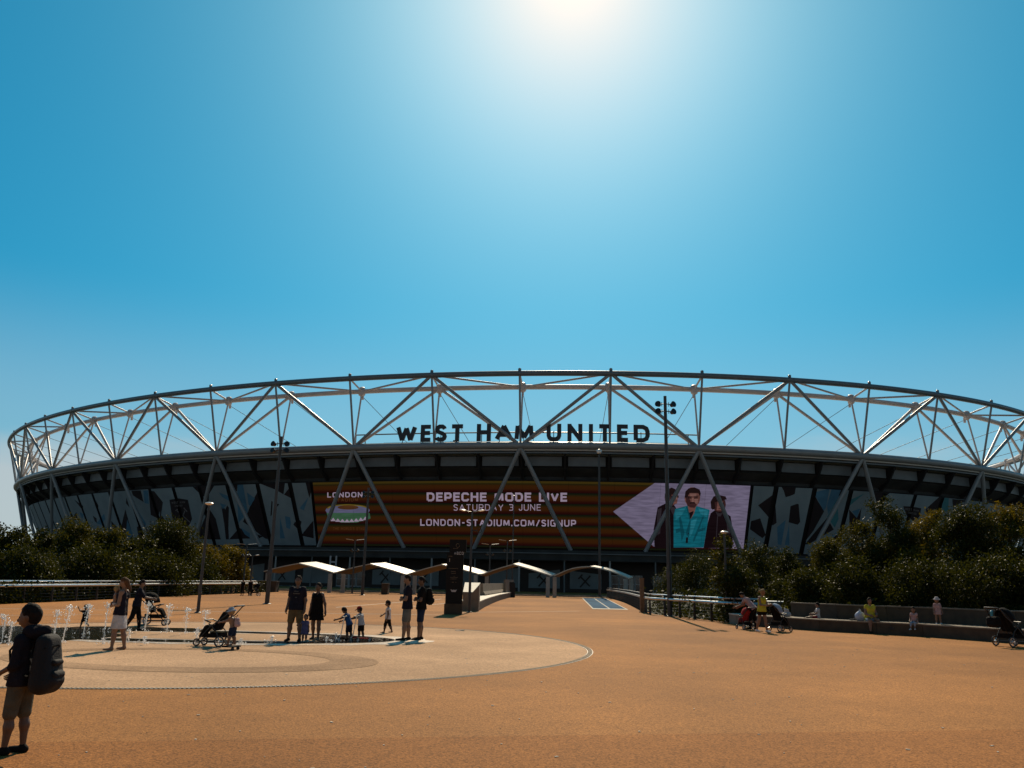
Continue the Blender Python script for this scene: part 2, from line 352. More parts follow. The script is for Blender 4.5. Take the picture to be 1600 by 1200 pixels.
# ================================================================== SETTING: ground
def sheet(name, pts, z, m, loc=None):
    b = MB(); tri = tessellate_polygon([[Vector((p[0], p[1], 0)) for p in pts]])
    b.add([(p[0], p[1], z) for p in pts], [tuple(t) for t in tri])
    o = b.build(name, m)
    for p in o.data.polygons:
        if p.normal.z < 0: p.flip()
    return tag(o, kind='structure')
M_TERR = mat('rough_grass', (0.035, 0.036, 0.014), 0.95, 0, 0.3, 0.3)
M_PLAZA = mat('resin_bound_gravel', (0.365, 0.152, 0.040), 0.85, 0, 0.10, 0.22, 0.4, 60, spec=0.12, speck=(62, 0.38))
M_STRIP = mat('resin_bound_gravel_worn', (0.33, 0.130, 0.034), 0.85, 0, 0.10, 0.22, 0.4, 60, spec=0.10, speck=(58, 0.38))
M_CIRC = mat('pale_bound_gravel', (0.545, 0.335, 0.196), 0.9, 0, 0.08, 0.35, 0.4, 60, spec=0.06, speck=(42, 0.22))
M_BAND = mat('grey_bound_gravel', (0.40, 0.245, 0.142), 0.9, 0, 0.10, 0.5, 0.4, 60, spec=0.06, speck=(42, 0.25))
M_WETGLINT = mat('wet_gravel_glint', (0.60, 0.43, 0.28), 0.35, 0, 0.2, 0.8, 0.12, 30, spec=0.5, speck=(20, 0.3))  # cream base colour carries the sun glint on wet gravel
M_BLUE = mat('blue_paint', (0.055, 0.12, 0.19), 0.9, 0, 0.25, 1.2, spec=0.05, speck=(6, 0.2))
M_WHITE = mat('white_paint', (0.60, 0.53, 0.43), 0.8, 0, 0.15, 3, spec=.1)
M_WATER = mat('water_film', (0.03, 0.028, 0.024), 0.06, 0, 0.1, 2, 0.10, 7, spec=0.5)
big = 3000
sheet('terrain', [(-big, -60), (big, -60), (big, big), (-big, big)], -0.12, M_TERR)
RAIL_L = [gp(*p) for p in ((-260, 956), (-120, 951), (0, 944), (130, 938.5), (270, 931.5), (400, 926.5))]
RAIL_R = [gp(*p) for p in ((949, 933.5), (975, 941), (1004, 955), (1016, 960), (1047, 963), (1100, 969), (1140, 973), (1200, 976))]
plaza = [(p.x, p.y) for p in RAIL_L] + [(-62, 96), (-75, 150), (75, 150), (62, 99), (RAIL_R[0].x + .3, 99)] + [(p.x + .25, p.y + .25) for p in RAIL_R[1:]] + [(24, 34), (60, 30), (60, -40), (-60, -40)]
sheet('plaza', plaza, 0.0, M_PLAZA)
CC, CR = Vector((-7.47, 22.69)), 9.54
def ell(c, a, b_, rot=0.0, n=96, t0=0, t1=2 * PI):
    o = []
    for i in range(n):
        t = t0 + (t1 - t0) * i / (n if t1 - t0 > 6.28 else n - 1); x, y = a * math.cos(t), b_ * math.sin(t)
        o.append((c[0] + x * math.cos(rot) - y * math.sin(rot), c[1] + x * math.sin(rot) + y * math.cos(rot)))
    return o
sheet('circle_paving', ell(CC, CR, CR, n=160), 0.005, M_CIRC)
def annulus(name, outer, inner, z, m):
    b = MB(); n = len(outer)
    b.add([(p[0], p[1], z) for p in outer] + [(p[0], p[1], z) for p in inner], [(i, (i + 1) % n, (i + 1) % n + n, i + n) for i in range(n)])
    o = b.build(name, m)
    for p in o.data.polygons:
        if p.normal.z < 0: p.flip()
    return tag(o, kind='structure')
annulus('drain_channel', ell(CC, CR + .16, CR + .16, n=200), ell(CC, CR + .01, CR + .01, n=200), 0.006, mat('drain_metal', (0.16, 0.13, 0.10), 0.5, 0.4))
b = MB()
for i in range(900):                                             # slots of the drain round the circle
    t = 2 * PI * i / 900; c = (CC[0] + math.cos(t) * (CR + .085), CC[1] + math.sin(t) * (CR + .085), 0.011)
    b.box(c, (0.11, 0.030, 0.008), Matrix.Rotation(t, 3, 'Z'))
tag(b.build('drain_slots', mat('drain_slot_stone', (.42, .30, .19), .8)), kind='stuff')
annulus('paving_band', ell((-6.5, 18.0), 3.9, 2.5, -.12), ell((-6.7, 18.15), 3.05, 1.85, -.12), 0.010, M_BAND)
P_ = [gp(-400, 1166), gp(2000, 1135)]
sheet('plaza_strip', [(-30, 2), (30, 2), (30, P_[1].y), (P_[1].x, P_[1].y), (P_[0].x, P_[0].y), (-30, P_[0].y)], .0035, M_STRIP)
# wet ground round the jets, its sun glint painted as a cream patch
def wob(pts, amp, f): return [(p[0] + amp * math.sin(f * i * .7 + 1) * .6, p[1] + amp * math.sin(f * i + .5 * math.sin(i * .9))) for i, p in enumerate(pts)]
WC = (-8.7, 24.35)
sheet('wet_glint_paving', wob(ell(WC, 6.6, 2.75, -.02, 120), .12, 1.3), 0.010, M_WETGLINT)
sheet('dry_paving', wob(ell((WC[0] + .1, WC[1] + .1), 4.6, 1.35, -.02, 120), .05, 1.1), 0.014, M_CIRC)
annulus('water', ell(WC, 5.55, 2.3, -.02, 160), wob(ell((WC[0], WC[1] + .05), 4.85, 1.62, -.02, 160), .05, .9), 0.019, M_WATER)
sheet('water', wob(ell((-14.3, 23.4), 3.6, 3.4, 0, 90), .3, .8), 0.023, M_WATER)
sheet('water', wob(ell((-4.6, 24.4), .9, 1.15, 0, 60), .12, .9), 0.027, M_WATER)
sheet('water', wob(ell((-11.4, 26.9), 2.2, .7, 0, 60), .1, .9), 0.031, M_WATER)
# painted courts on the bridge
ca = [gp(*p) for p in ((908, 933.8), (934, 933.9), (980, 952.5), (953, 952.2), (926, 951.8))]
def quadsheet(name, q, z, m):
    b = MB(); b.add([(p[0], p[1], z) for p in q], [tuple(range(len(q)))]); o = b.build(name, m)
    for p in o.data.polygons:
        if p.normal.z < 0: p.flip()
    return o
A0, A1, B0, B1 = gp(909, 934.2), gp(946, 934.6), gp(926, 951.6), gp(982, 952.8)
court = empty('painted_court', (A0 + B1) / 2, 0, 'pair of blue painted rectangles with white outlines on the bridge deck', 'court marking')
inv = Matrix.Translation(-court.location)
def lerp(a, b_, t): return a + (b_ - a) * t
def cq(u0, u1, v0, v1): return [lerp(lerp(A0, A1, u), lerp(B0, B1, u), v) for u, v in ((u0, v0), (u1, v0), (u1, v1), (u0, v1))]
def court_part(name, q, z, m):
    o = quadsheet(name, [(p.x - court.location.x, p.y - court.location.y) for p in q], z, m); o.parent = court; return o
court_part('blue_panel', cq(.04, .48, .03, .96), .006, M_BLUE); court_part('blue_panel', cq(.52, .96, .03, .96), .006, M_BLUE)
for u in (0, .48, .96): court_part('white_line', cq(u, u + .04, 0.0, 1), .007, M_WHITE)
for u0, u1 in ((.04, .48), (.52, .96)): court_part('white_line', cq(u0, u1, 0, .03), .008, M_WHITE); court_part('white_line', cq(u0, u1, .96, 1), .008, M_WHITE)
# pale joint lines in the paving
b = MB()
for (p, q, wd) in (((525, 949), (690, 936), .12), ((0, 951), (690, 961), .10), ((700, 957), (905, 955), .10), ((715, 941), (640, 948), .10), ((0, 962), (160, 960), .07)):
    P, Q = gp(*p), gp(*q); d = (Q - P).normalized(); n_ = Vector((-d.y, d.x, 0)) * wd / 2
    b.add([(v.x, v.y, .004) for v in (P - n_, Q - n_, Q + n_, P + n_)], [(0, 1, 2, 3)])
tag(b.build('paving_lines', M_PALE), kind='structure')
b = MB()                                                          # grit, leaves and scraps lying about
for i in range(900):
    y = 4 + 34 * random.random() ** 1.6; x = (random.random() - .5) * y * 1.3
    r = random.uniform(.002, .006) * (1 + y / 30); b.ball((x, y, r * .3), (r, r * random.uniform(.5, 1), r * .5), 5, 3)
PC_ = MB()
for i in range(260):
    y = 5 + 22 * random.random() ** 1.4; x = (random.random() - .42) * y * 1.3; r = random.uniform(.006, .02); PC_.box((x, y, .008), (r * random.uniform(1, 3), r, .008), Matrix.Rotation(random.random() * 3, 3, 'Z'))
tag(PC_.build('pale_chips', M_PALE), kind='stuff')
tag(b.build('grit', mat('grit', (0.16, 0.10, 0.06), 0.8, 0, 0.4, 5)), kind='stuff')

# ================================================================== STADIUM
E_CX, E_CY, E_A, E_B, E_ROT, E_PH, E_N = -10.131, 268.863, 154.998, 118.789, -0.507, 18.388, 28
ZB, ZT, ZI = 24.656, 36.736, 35.493
_t = np.linspace(0, 2 * PI, 4001); _X = E_A * np.cos(_t); _Y = E_B * np.sin(_t)
_sl = np.concatenate([[0], np.cumsum(np.hypot(np.diff(_X), np.diff(_Y)))])
def ring_np(k, inset):
    q = ((np.asarray(k, float) + E_PH) / E_N * _sl[-1]) % _sl[-1]; tt = np.interp(q, _sl, _t)
    x = E_A * np.cos(tt); y = E_B * np.sin(tt); nx = np.cos(tt) / E_A; ny = np.sin(tt) / E_B; l = np.hypot(nx, ny)
    x = x - inset * nx / l; y = y - inset * ny / l; c, s = math.cos(E_ROT), math.sin(E_ROT)
    return E_CX + c * x - s * y, E_CY + s * x + c * y
def R_(k, inset, z):
    x, y = ring_np(k, inset); return Vector((float(x), float(y), z))
def outward(k):
    d = R_(k, -1, 0) - R_(k, 0, 0); return d.normalized()
st = empty('stadium', (E_CX, E_CY, 0), 0, 'huge oval stadium with a white tubular roof truss, dark bowl and printed panels', 'stadium')
SI = Vector((-E_CX, -E_CY, 0)); SX = Matrix.Translation(SI)
def srod(name, a, b_, r, m, n=12): return rod(name, a + SI, b_ + SI, r, m, st, n)
def loop(inset, z, n=336): return [R_(i * E_N / n, inset, z) + SI for i in range(n)]
for nm, ins, z, r, m in (('ring_beam', 0, ZB, .62, M_RING), ('outer_chord', -3.277, ZT, .50, M_CHORD), ('inner_chord', 1.826, ZI, .46, M_STEEL)):
    b = MB(); b.tube(loop(ins, z), r, 12, closed=True); b.build(nm, m, st, smooth=True)
B_ = lambda k: R_(k, 0, ZB); O_ = lambda k: R_(k, -3.277, ZT); I_ = lambda k: R_(k, 1.826, ZI)
for k in range(E_N):
    for d in (-.5, .5):
        srod('outer_brace', B_(k), O_(k + d), .29, M_RING); srod('inner_brace', B_(k), I_(k + d), .26, M_STEEL)
        srod('top_brace', I_(k), O_(k + d), .18, M_STEEL)
    for h in (0, .5):
        srod('outer_post', B_(k + h), O_(k + h), .19, M_RING); srod('inner_post', B_(k + h), I_(k + h), .16, M_STEEL)
        srod('cross_tie', I_(k + h), O_(k + h), .17, M_STEEL)
        srod('cable', I_(k + h) - Vector((0, 0, .8)), R_(k + h, 52, 22.5), .055, M_CABLE, 6)
        p = I_(k + h); c = outward(k + h); b = MB()
        b.lathe([(.3, -.95), (.62, -.7), (.72, 0), (.55, .7), (.3, .85)], (0, 0, 0), 8); b.box(-c * .5 + Vector((0, 0, -.95)), (.35, .35, 1.0))
        b.build('node_joint', M_STEEL, st, smooth=True, loc=p + SI)
        p = O_(k + h); b = MB(); b.lathe([(.2, .40), (.28, .5), (.28, .85), (.16, .95)], (0, 0, 0), 8); b.build('node_cap', M_CHORD, st, loc=p + SI)
# V columns
ZF = 7.1
for k in range(E_N):
    for d in (-.285, .285):
        srod('column', B_(k) + Vector((0, 0, -.3)), R_(k + d, 5.0, ZF), .37, M_RING)
# gutter under the ring, fascia panels between rafters, soffit and seat-bowl back
b = MB()
def strip(b, rows, n=336, mi=0):
    k = len(rows); V = []
    for (ins, z) in rows: V += loop(ins, z, n)
    F = [(i * n + j, i * n + (j + 1) % n, (i + 1) * n + (j + 1) % n, (i + 1) * n + j) for i in range(k - 1) for j in range(n)]
    b.add(V, F, mi)
strip(b, [(.3, ZB - 1.05), (.3, ZB - 1.3), (1.6, ZB - 1.3), (1.6, ZB - 1.05), (.3, ZB - 1.05)])
b.build('gutter', M_FASCIA, st)
b = MB(); strip(b, [(.15, ZB - .50), (52, 21.5), (52, 21.2), (.15, ZB - .85), (.15, ZB - .50)], 168); b.build('roof', M_ROOF, st)
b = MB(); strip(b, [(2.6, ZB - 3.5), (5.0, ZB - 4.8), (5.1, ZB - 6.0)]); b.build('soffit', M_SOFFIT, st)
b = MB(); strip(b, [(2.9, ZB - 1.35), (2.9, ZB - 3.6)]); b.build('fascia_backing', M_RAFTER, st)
for q in range(4 * E_N):
    k = q / 4; a, c = R_(k + .018, 2.55, 0), R_(k + .232, 2.55, 0)
    b = MB(); zt, zb = ZB - 1.55, ZB - 3.25 + random.uniform(-.05, .05); o = outward(k + .125) * .12
    b.add([a + SI + Vector((0, 0, zb)), c + SI + Vector((0, 0, zb)), c + SI + Vector((0, 0, zt)), a + SI + Vector((0, 0, zt))] +
          [a + SI + o + Vector((0, 0, zb + .02)), c + SI + o + Vector((0, 0, zb + .02)), c + SI + o + Vector((0, 0, zt - .02)), a + SI + o + Vector((0, 0, zt - .02))],
          [(4, 5, 6, 7), (0, 1, 5, 4), (1, 2, 6, 5), (2, 3, 7, 6), (3, 0, 4, 7)])
    b.build('fascia_panel', M_FASCIA, st)
    b = MB(); n0 = Vector((-outward(k).y, outward(k).x, 0)) * .16
    P = [R_(k, .5, ZB - 1.32) + SI, R_(k, 2.3, ZB - 3.9) + SI, R_(k, 4.7, ZB - 5.7) + SI, R_(k, 5.0, ZB - 4.6) + SI, R_(k, 3.0, ZB - 3.3) + SI, R_(k, 2.8, ZB - 1.32) + SI]
    V = [p - n0 for p in P] + [p + n0 for p in P]
    b.add(V, [(0, 1, 4, 5), (1, 2, 3, 4), (11, 10, 7, 6), (10, 9, 8, 7), (0, 6, 7, 1), (1, 7, 8, 2)]); b.build('rafter', M_RAFTER, st)
# printed wrap: a ruled surface leaning out, one panel per quarter bay
W_T, W_B = (3.6, ZB - 5.75), (9.3, 7.6)
def W_(k, v, off=0.0):
    ins = W_B[0] + (W_T[0] - W_B[0]) * v - off; return R_(k, ins, W_B[1] + (W_T[1] - W_B[1]) * v)
def W_np(k, v, off=0.0):
    ins = W_B[0] + (W_T[0] - W_B[0]) * v - off; x, y = ring_np(k, ins); return np.stack([x, y, W_B[1] + (W_T[1] - W_B[1]) * v], 1)
def wrap_uv(px):                                                  # picture position -> (k, v) on the wrap
    px = np.asarray(px, float); kk = np.linspace(-.6, 9.6, 600); g = proj(W_np(kk, np.full(600, .5)))
    k = np.interp(px[:, 0], g[:, 0], kk); v = np.full(len(px), .5)
    for _ in range(14):
        p0 = proj(W_np(k, v)); e = 1e-3; pk = (proj(W_np(k + e, v)) - p0) / e; pv = (proj(W_np(k, v + e)) - p0) / e
        det = pk[:, 0] * pv[:, 1] - pk[:, 1] * pv[:, 0]; r = px - p0
        k = k + np.clip((r[:, 0] * pv[:, 1] - r[:, 1] * pv[:, 0]) / det, -.4, .4); v = v + np.clip((pk[:, 0] * r[:, 1] - pk[:, 1] * r[:, 0]) / det, -.5, .5)
    return k, v
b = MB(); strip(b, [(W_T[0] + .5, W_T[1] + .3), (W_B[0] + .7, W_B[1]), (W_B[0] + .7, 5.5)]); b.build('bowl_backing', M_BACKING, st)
def split(cells, tri, mi):
    area = (tri[1][0] - tri[0][0]) * (tri[2][1] - tri[0][1]) - (tri[2][0] - tri[0][0]) * (tri[1][1] - tri[0][1])
    if abs(area) < 1e-9: return cells
    if area < 0: tri = [tri[0], tri[2], tri[1]]
    x0, x1 = min(p[0] for p in tri), max(p[0] for p in tri); y0, y1 = min(p[1] for p in tri), max(p[1] for p in tri); out = []
    for poly, pm in cells:
        if max(p[0] for p in poly) <= x0 or min(p[0] for p in poly) >= x1 or max(p[1] for p in poly) <= y0 or min(p[1] for p in poly) >= y1:
            out.append((poly, pm)); continue
        cur = poly; rest = []
        for i in range(3):
            a, c = tri[i], tri[(i + 1) % 3]; I = []; O = []
            D = [(c[0] - a[0]) * (p[1] - a[1]) - (c[1] - a[1]) * (p[0] - a[0]) for p in cur]
            for j in range(len(cur)):
                p, q, dp, dq = cur[j], cur[(j + 1) % len(cur)], D[j], D[(j + 1) % len(cur)]
                (I if dp >= 0 else O).append(p)
                if (dp >= 0) != (dq >= 0):
                    t = dp / (dp - dq); x = (p[0] + t * (q[0] - p[0]), p[1] + t * (q[1] - p[1])); I.append(x); O.append(x)
            if len(O) >= 3: rest.append((O, pm))
            cur = I
            if len(cur) < 3: break
        out += rest
        if len(cur) >= 3: out.append((cur, mi))
    return out
def tris_of(poly):
    return [[poly[i] for i in t] for t in tessellate_polygon([[Vector((p[0], p[1], 0)) for p in poly]])]
def crop(ox, oy, s, pts): return [(ox + x / s, oy + y / s) for x, y in pts]
C1 = lambda *p: crop(40, 740, 6.667, p)
C2 = lambda *p: crop(250, 740, 6.4, p)
C3 = lambda *p: crop(1160, 740, 6.667, p)
C4 = lambda *p: crop(1380, 740, 7.273, p)
DK, BL, TL, LN = 1, 2, 3, 4
PRINT = [
    (C1((505, 270), (600, 340), (598, 372), (575, 360)), DK), (C1((560, 400), (610, 430), (590, 480)), BL), (C1((735, 280), (760, 340), (752, 380)), DK),
    (C1((530, 400), (545, 490), (480, 480)), DK), (C1((700, 440), (740, 470), (745, 520), (722, 500)), DK), (C1((820, 420), (830, 480), (790, 540), (740, 520)), BL),
    (C1((890, 495), (965, 570), (940, 655), (905, 590)), DK), (C1((1040, 375), (1075, 500), (1130, 680), (965, 700)), DK), (C1((1060, 480), (1120, 640), (1080, 700), (1040, 690)), BL),
    (C1((1052, 250), (1085, 360), (1045, 310)), DK), (C1((1190, 420), (1260, 530), (1230, 590), (1175, 510)), BL), (C1((1100, 180), (1200, 175), (1230, 300), (1120, 230)), DK),
    (C1((1225, 175), (1275, 175), (1285, 320), (1240, 310)), BL), (C1((1280, 175), (1340, 185), (1430, 300), (1375, 470), (1305, 435)), DK),
    (C1((1420, 440), (1470, 510), (1450, 570), (1400, 600)), DK), (C1((1160, 560), (1200, 540), (1300, 600), (1330, 760), (1200, 800)), DK),
    (C2((0, 255), (30, 290), (12, 420), (0, 430)), DK), (C2((0, 395), (15, 430), (60, 480), (45, 600), (0, 600)), DK),
    (C2((325, 132), (545, 118), (490, 210), (470, 235), (425, 228)), DK), (C2((470, 230), (492, 210), (485, 330), (440, 430), (420, 360)), DK),
    (C2((380, 490), (405, 555), (490, 350), (558, 455), (608, 660), (400, 660)), DK), (C2((590, 190), (705, 235), (690, 275), (620, 235)), BL),
    (C2((610, 300), (655, 365), (672, 320), (690, 345), (685, 545), (640, 490)), DK), (C2((600, 300), (630, 360), (665, 318)), BL),
    (C2((640, 480), (685, 545), (690, 660), (660, 660)), DK), (C2((665, 116), (775, 112), (770, 180), (740, 175)), DK),
    (C2((775, 112), (830, 106), (880, 390), (785, 500), (775, 300)), BL), (C2((880, 390), (905, 320), (985, 165), (1060, 480), (1095, 660), (1050, 650), (905, 540), (830, 485)), DK),
    (C2((870, 190), (950, 250), (905, 330), (885, 310)), BL), (C2((795, 545), (860, 580), (905, 650), (690, 660)), DK), (C2((805, 540), (900, 600), (900, 645), (850, 610)), BL),
    (C2((945, 600), (1030, 630), (980, 655), (950, 655)), DK), (C2((1010, 104), (1250, 92), (1235, 210), (1150, 160)), DK), (C2((1115, 275), (1128, 285), (1120, 420), (1105, 430)), DK),
    (C2((1160, 300), (1195, 310), (1160, 350)), DK), (C2((1318, 115), (1312, 250), (1240, 212)), DK), (C2((1490, 290), (1450, 435), (1408, 412)), BL),
    (C2((1250, 430), (1300, 440), (1310, 500), (1300, 560), (1265, 545)), BL), (C2((1350, 485), (1428, 540), (1410, 590), (1335, 515)), DK),
    (C2((1200, 440), (1250, 650), (1200, 650)), BL), (C2((1540, 530), (1540, 670), (1420, 650)), DK), (C2((1455, 86), (1540, 80), (1500, 300), (1478, 200)), DK),
    (C3((400, 125), (560, 130), (545, 215), (500, 235), (450, 250), (430, 180)), DK), (C3((335, 220), (355, 520), (315, 548), (160, 360)), DK), (C3((180, 500), (238, 665), (205, 695), (75, 610), (85, 530)), DK),
    (C3((450, 490), (405, 750), (368, 740), (360, 565)), BL), (C3((570, 320), (585, 325), (600, 510), (575, 540), (480, 515), (500, 345)), DK), (C3((485, 530), (490, 750), (440, 750)), BL),
    (C3((735, 195), (790, 300), (850, 400), (740, 600), (620, 755), (640, 640)), DK), (C3((740, 200), (910, 155), (870, 360), (845, 395)), BL), (C3((880, 470), (950, 590), (690, 740), (650, 740), (760, 610)), DK),
    (C3((930, 160), (1110, 165), (1000, 250), (890, 430), (880, 330)), BL), (C3((985, 270), (1000, 480), (960, 570), (880, 460)), TL), (C3((1000, 240), (1110, 165), (1030, 163)), DK),
    (C3((965, 625), (1030, 700), (960, 770), (840, 740)), DK), (C3((970, 620), (985, 640), (870, 740), (845, 735)), BL), (C3((1270, 210), (1110, 345), (1085, 295)), TL),
    (C3((1110, 380), (1190, 470), (1240, 360), (1200, 640), (1115, 640)), DK), (C3((1225, 370), (1190, 470), (1140, 400)), BL), (C3((1365, 260), (1375, 345), (1320, 375)), DK),
    (C3((1340, 190), (1540, 195), (1420, 300), (1390, 310)), DK),
    (C4((640, 262), (700, 270), (650, 470), (500, 500), (480, 410)), DK), (C4((675, 270), (745, 280), (740, 420), (660, 470)), TL), (C4((785, 290), (960, 305), (880, 340), (790, 380)), DK),
    (C4((950, 360), (930, 420), (800, 520), (900, 350)), DK), (C4((80, 215), (0, 200), (0, 285)), DK),
    # the shields of the club's emblem, crossed hammers under the lettering
    (C2((95, 265), (185, 250), (280, 265), (322, 455), (295, 520), (230, 552), (190, 530), (122, 440)), DK), (C4((225, 375), (330, 380), (430, 400), (415, 490), (350, 560), (260, 480)), DK)]
def strokes_px(c, segs, wd):
    o = []
    for a, d in segs:
        a, d = c(a)[0], c(d)[0]; t = Vector((d[0] - a[0], d[1] - a[1])).normalized(); n_ = (-t.y * wd, t.x * wd)
        o.append(([(a[0] + n_[0], a[1] + n_[1]), (d[0] + n_[0], d[1] + n_[1]), (d[0] - n_[0], d[1] - n_[1]), (a[0] - n_[0], a[1] - n_[1])], LN))
    return o
PRINT += strokes_px(C2, [((172, 375), (300, 490)), ((250, 375), (208, 485)), ((155, 375), (180, 360)), ((238, 345), (272, 385))], .75)
def homog(src, dst):
    A = []
    for (x, y), (u, v) in zip(src, dst): A += [[x, y, 1, 0, 0, 0, -u * x, -u * y], [0, 0, 0, x, y, 1, -v * x, -v * y]]
    h = np.linalg.solve(np.array(A, float), np.array([c for uv in dst for c in uv], float)); return np.append(h, 1).reshape(3, 3)
def panel_cells(k0, k1, layers, base):
    (k0, k0t), (k1, k1t) = [(q if isinstance(q, tuple) else (q, q)) for q in (k0, k1)]
    P = [W_(k0, 0), W_(k1, 0), W_(k1t, 1), W_(k0t, 1)]; px = proj(P); cells = [([(0, 0), (1, 0), (1, 1), (0, 1)], base)]
    Hm = homog([tuple(q) for q in px], [(0, 0), (1, 0), (1, 1), (0, 1)])
    x0, y0 = px.min(0); x1, y1 = px.max(0)
    for poly, mi in layers:
        if max(p[0] for p in poly) < x0 or min(p[0] for p in poly) > x1: continue
        for tr in tris_of(poly):
            q = []
            for p in tr:
                h_ = Hm @ np.array([p[0], p[1], 1.0]); q.append((h_[0] / h_[2], h_[1] / h_[2]))
            cells = split(cells, q, mi)
    return P, cells
def panel_mesh(name, P, cells, mats, th=.10):
    b = MB(); P = [p + SI for p in P]; nrm = (P[1] - P[0]).cross(P[3] - P[0]).normalized() * th
    if nrm.y > 0 and P[0].y + E_CY < E_CY: nrm = -nrm
    bl = lambda u, v: (P[0] * (1 - u) + P[1] * u) * (1 - v) + (P[3] * (1 - u) + P[2] * u) * v
    uvs = []
    for poly, mi in cells:
        b.add([bl(*p) for p in poly], [tuple(range(len(poly)))], mi); uvs += poly
    b.add([p for p in P] + [p - nrm for p in P], [(0, 1, 5, 4), (1, 2, 6, 5), (2, 3, 7, 6), (3, 0, 4, 7)], mats_edge); uvs += [(.5, .001)] * 8
    o = b.build(name, mats, st); uvl = o.data.uv_layers.new(name='uv')
    for p in o.data.polygons:
        for li in p.loop_indices: uvl.data[li].uv = uvs[o.data.loops[li].vertex_index]
    return o
# the LED screen: stripes, a diamond with three figures, lettering
def led_stripes():
    m = bpy.data.materials.new('led_stripes'); m.use_nodes = True; n = m.node_tree.nodes; L = m.node_tree.links; n.clear()
    o = n.new('ShaderNodeOutputMaterial'); e = n.new('ShaderNodeEmission'); uv = n.new('ShaderNodeUVMap'); uv.uv_map = 'uv'; sp = n.new('ShaderNodeSeparateXYZ')
    L.new(uv.outputs[0], sp.inputs[0]); mu = n.new('ShaderNodeMath'); mu.operation = 'MULTIPLY_ADD'; mu.inputs[1].default_value = 6.25; mu.inputs[2].default_value = .78
    fr = n.new('ShaderNodeMath'); fr.operation = 'FRACT'; L.new(sp.outputs[1], mu.inputs[0]); L.new(mu.outputs[0], fr.inputs[0])
    cr = n.new('ShaderNodeValToRGB'); el = cr.color_ramp.elements
    stops = [(0, (.012, .0018, .002)), (.16, (.017, .0038, .002)), (.34, (.027, .0085, .0022)), (.58, (.028, .0095, .0022)), (.72, (.017, .0095, .0025)), (.82, (.006, .008, .003)), (.95, (.0045, .0045, .003)), (1, (.012, .0018, .002))]
    el[0].position = 0; el[0].color = stops[0][1] + (1,); el[1].position = 1; el[1].color = stops[-1][1] + (1,)
    for p, c in stops[1:-1]: q = el.new(p); q.color = c + (1,)
    L.new(fr.outputs[0], cr.inputs[0])
    cr2 = n.new('ShaderNodeValToRGB'); cr2.color_ramp.elements[0].position = .962; cr2.color_ramp.elements[0].color = (0, 0, 0, 1); cr2.color_ramp.elements[1].position = .97
    L.new(sp.outputs[1], cr2.inputs[0]); mx = n.new('ShaderNodeMix'); mx.data_type = 'RGBA'; mx.inputs[7].default_value = (.034, .022, .004, 1)
    L.new(cr2.outputs[0], mx.inputs[0]); L.new(cr.outputs[0], mx.inputs[6]); L.new(mx.outputs[2], e.inputs[0]); L.new(e.outputs[0], o.inputs[0]); return m
LED = [led_stripes(), emission('led_lilac', (.118, .100, .155), 1, .22), emission('led_black', (.006, .003, .004), 1), emission('led_teal', (.004, .078, .105), 1, .25),
       emission('led_skin', (.10, .042, .035), 1, .3), emission('led_skin_shade', (.030, .012, .012), 1), emission('led_hair', (.010, .005, .005), 1), emission('led_teal_dark', (.003, .042, .058), 1),
       emission('led_green', (.03, .075, .04), 1), emission('led_white', (.24, .19, .25), 1, .12), emission('led_yellow', (.10, .07, .01), 1), emission('led_dim', (.055, .022, .008), 1), M_BACKING, emission('led_red', (.10, .02, .01), 1), emission('led_blue', (.075, .075, .13), 1), emission('led_teal_light', (.012, .11, .145), 1, .3), emission('led_skin_light', (.15, .075, .065), 1, .2), emission('led_grey', (.02, .016, .02), 1)]
C5 = lambda *p: crop(940, 740, 6.4, p)
C6 = lambda *p: crop(490, 690, 6.4, p)
def el_px(c, cx, cy, rx, ry, n=14): return c(*[(cx + rx * math.cos(2 * PI * i / n), cy + ry * math.sin(2 * PI * i / n)) for i in range(n)])
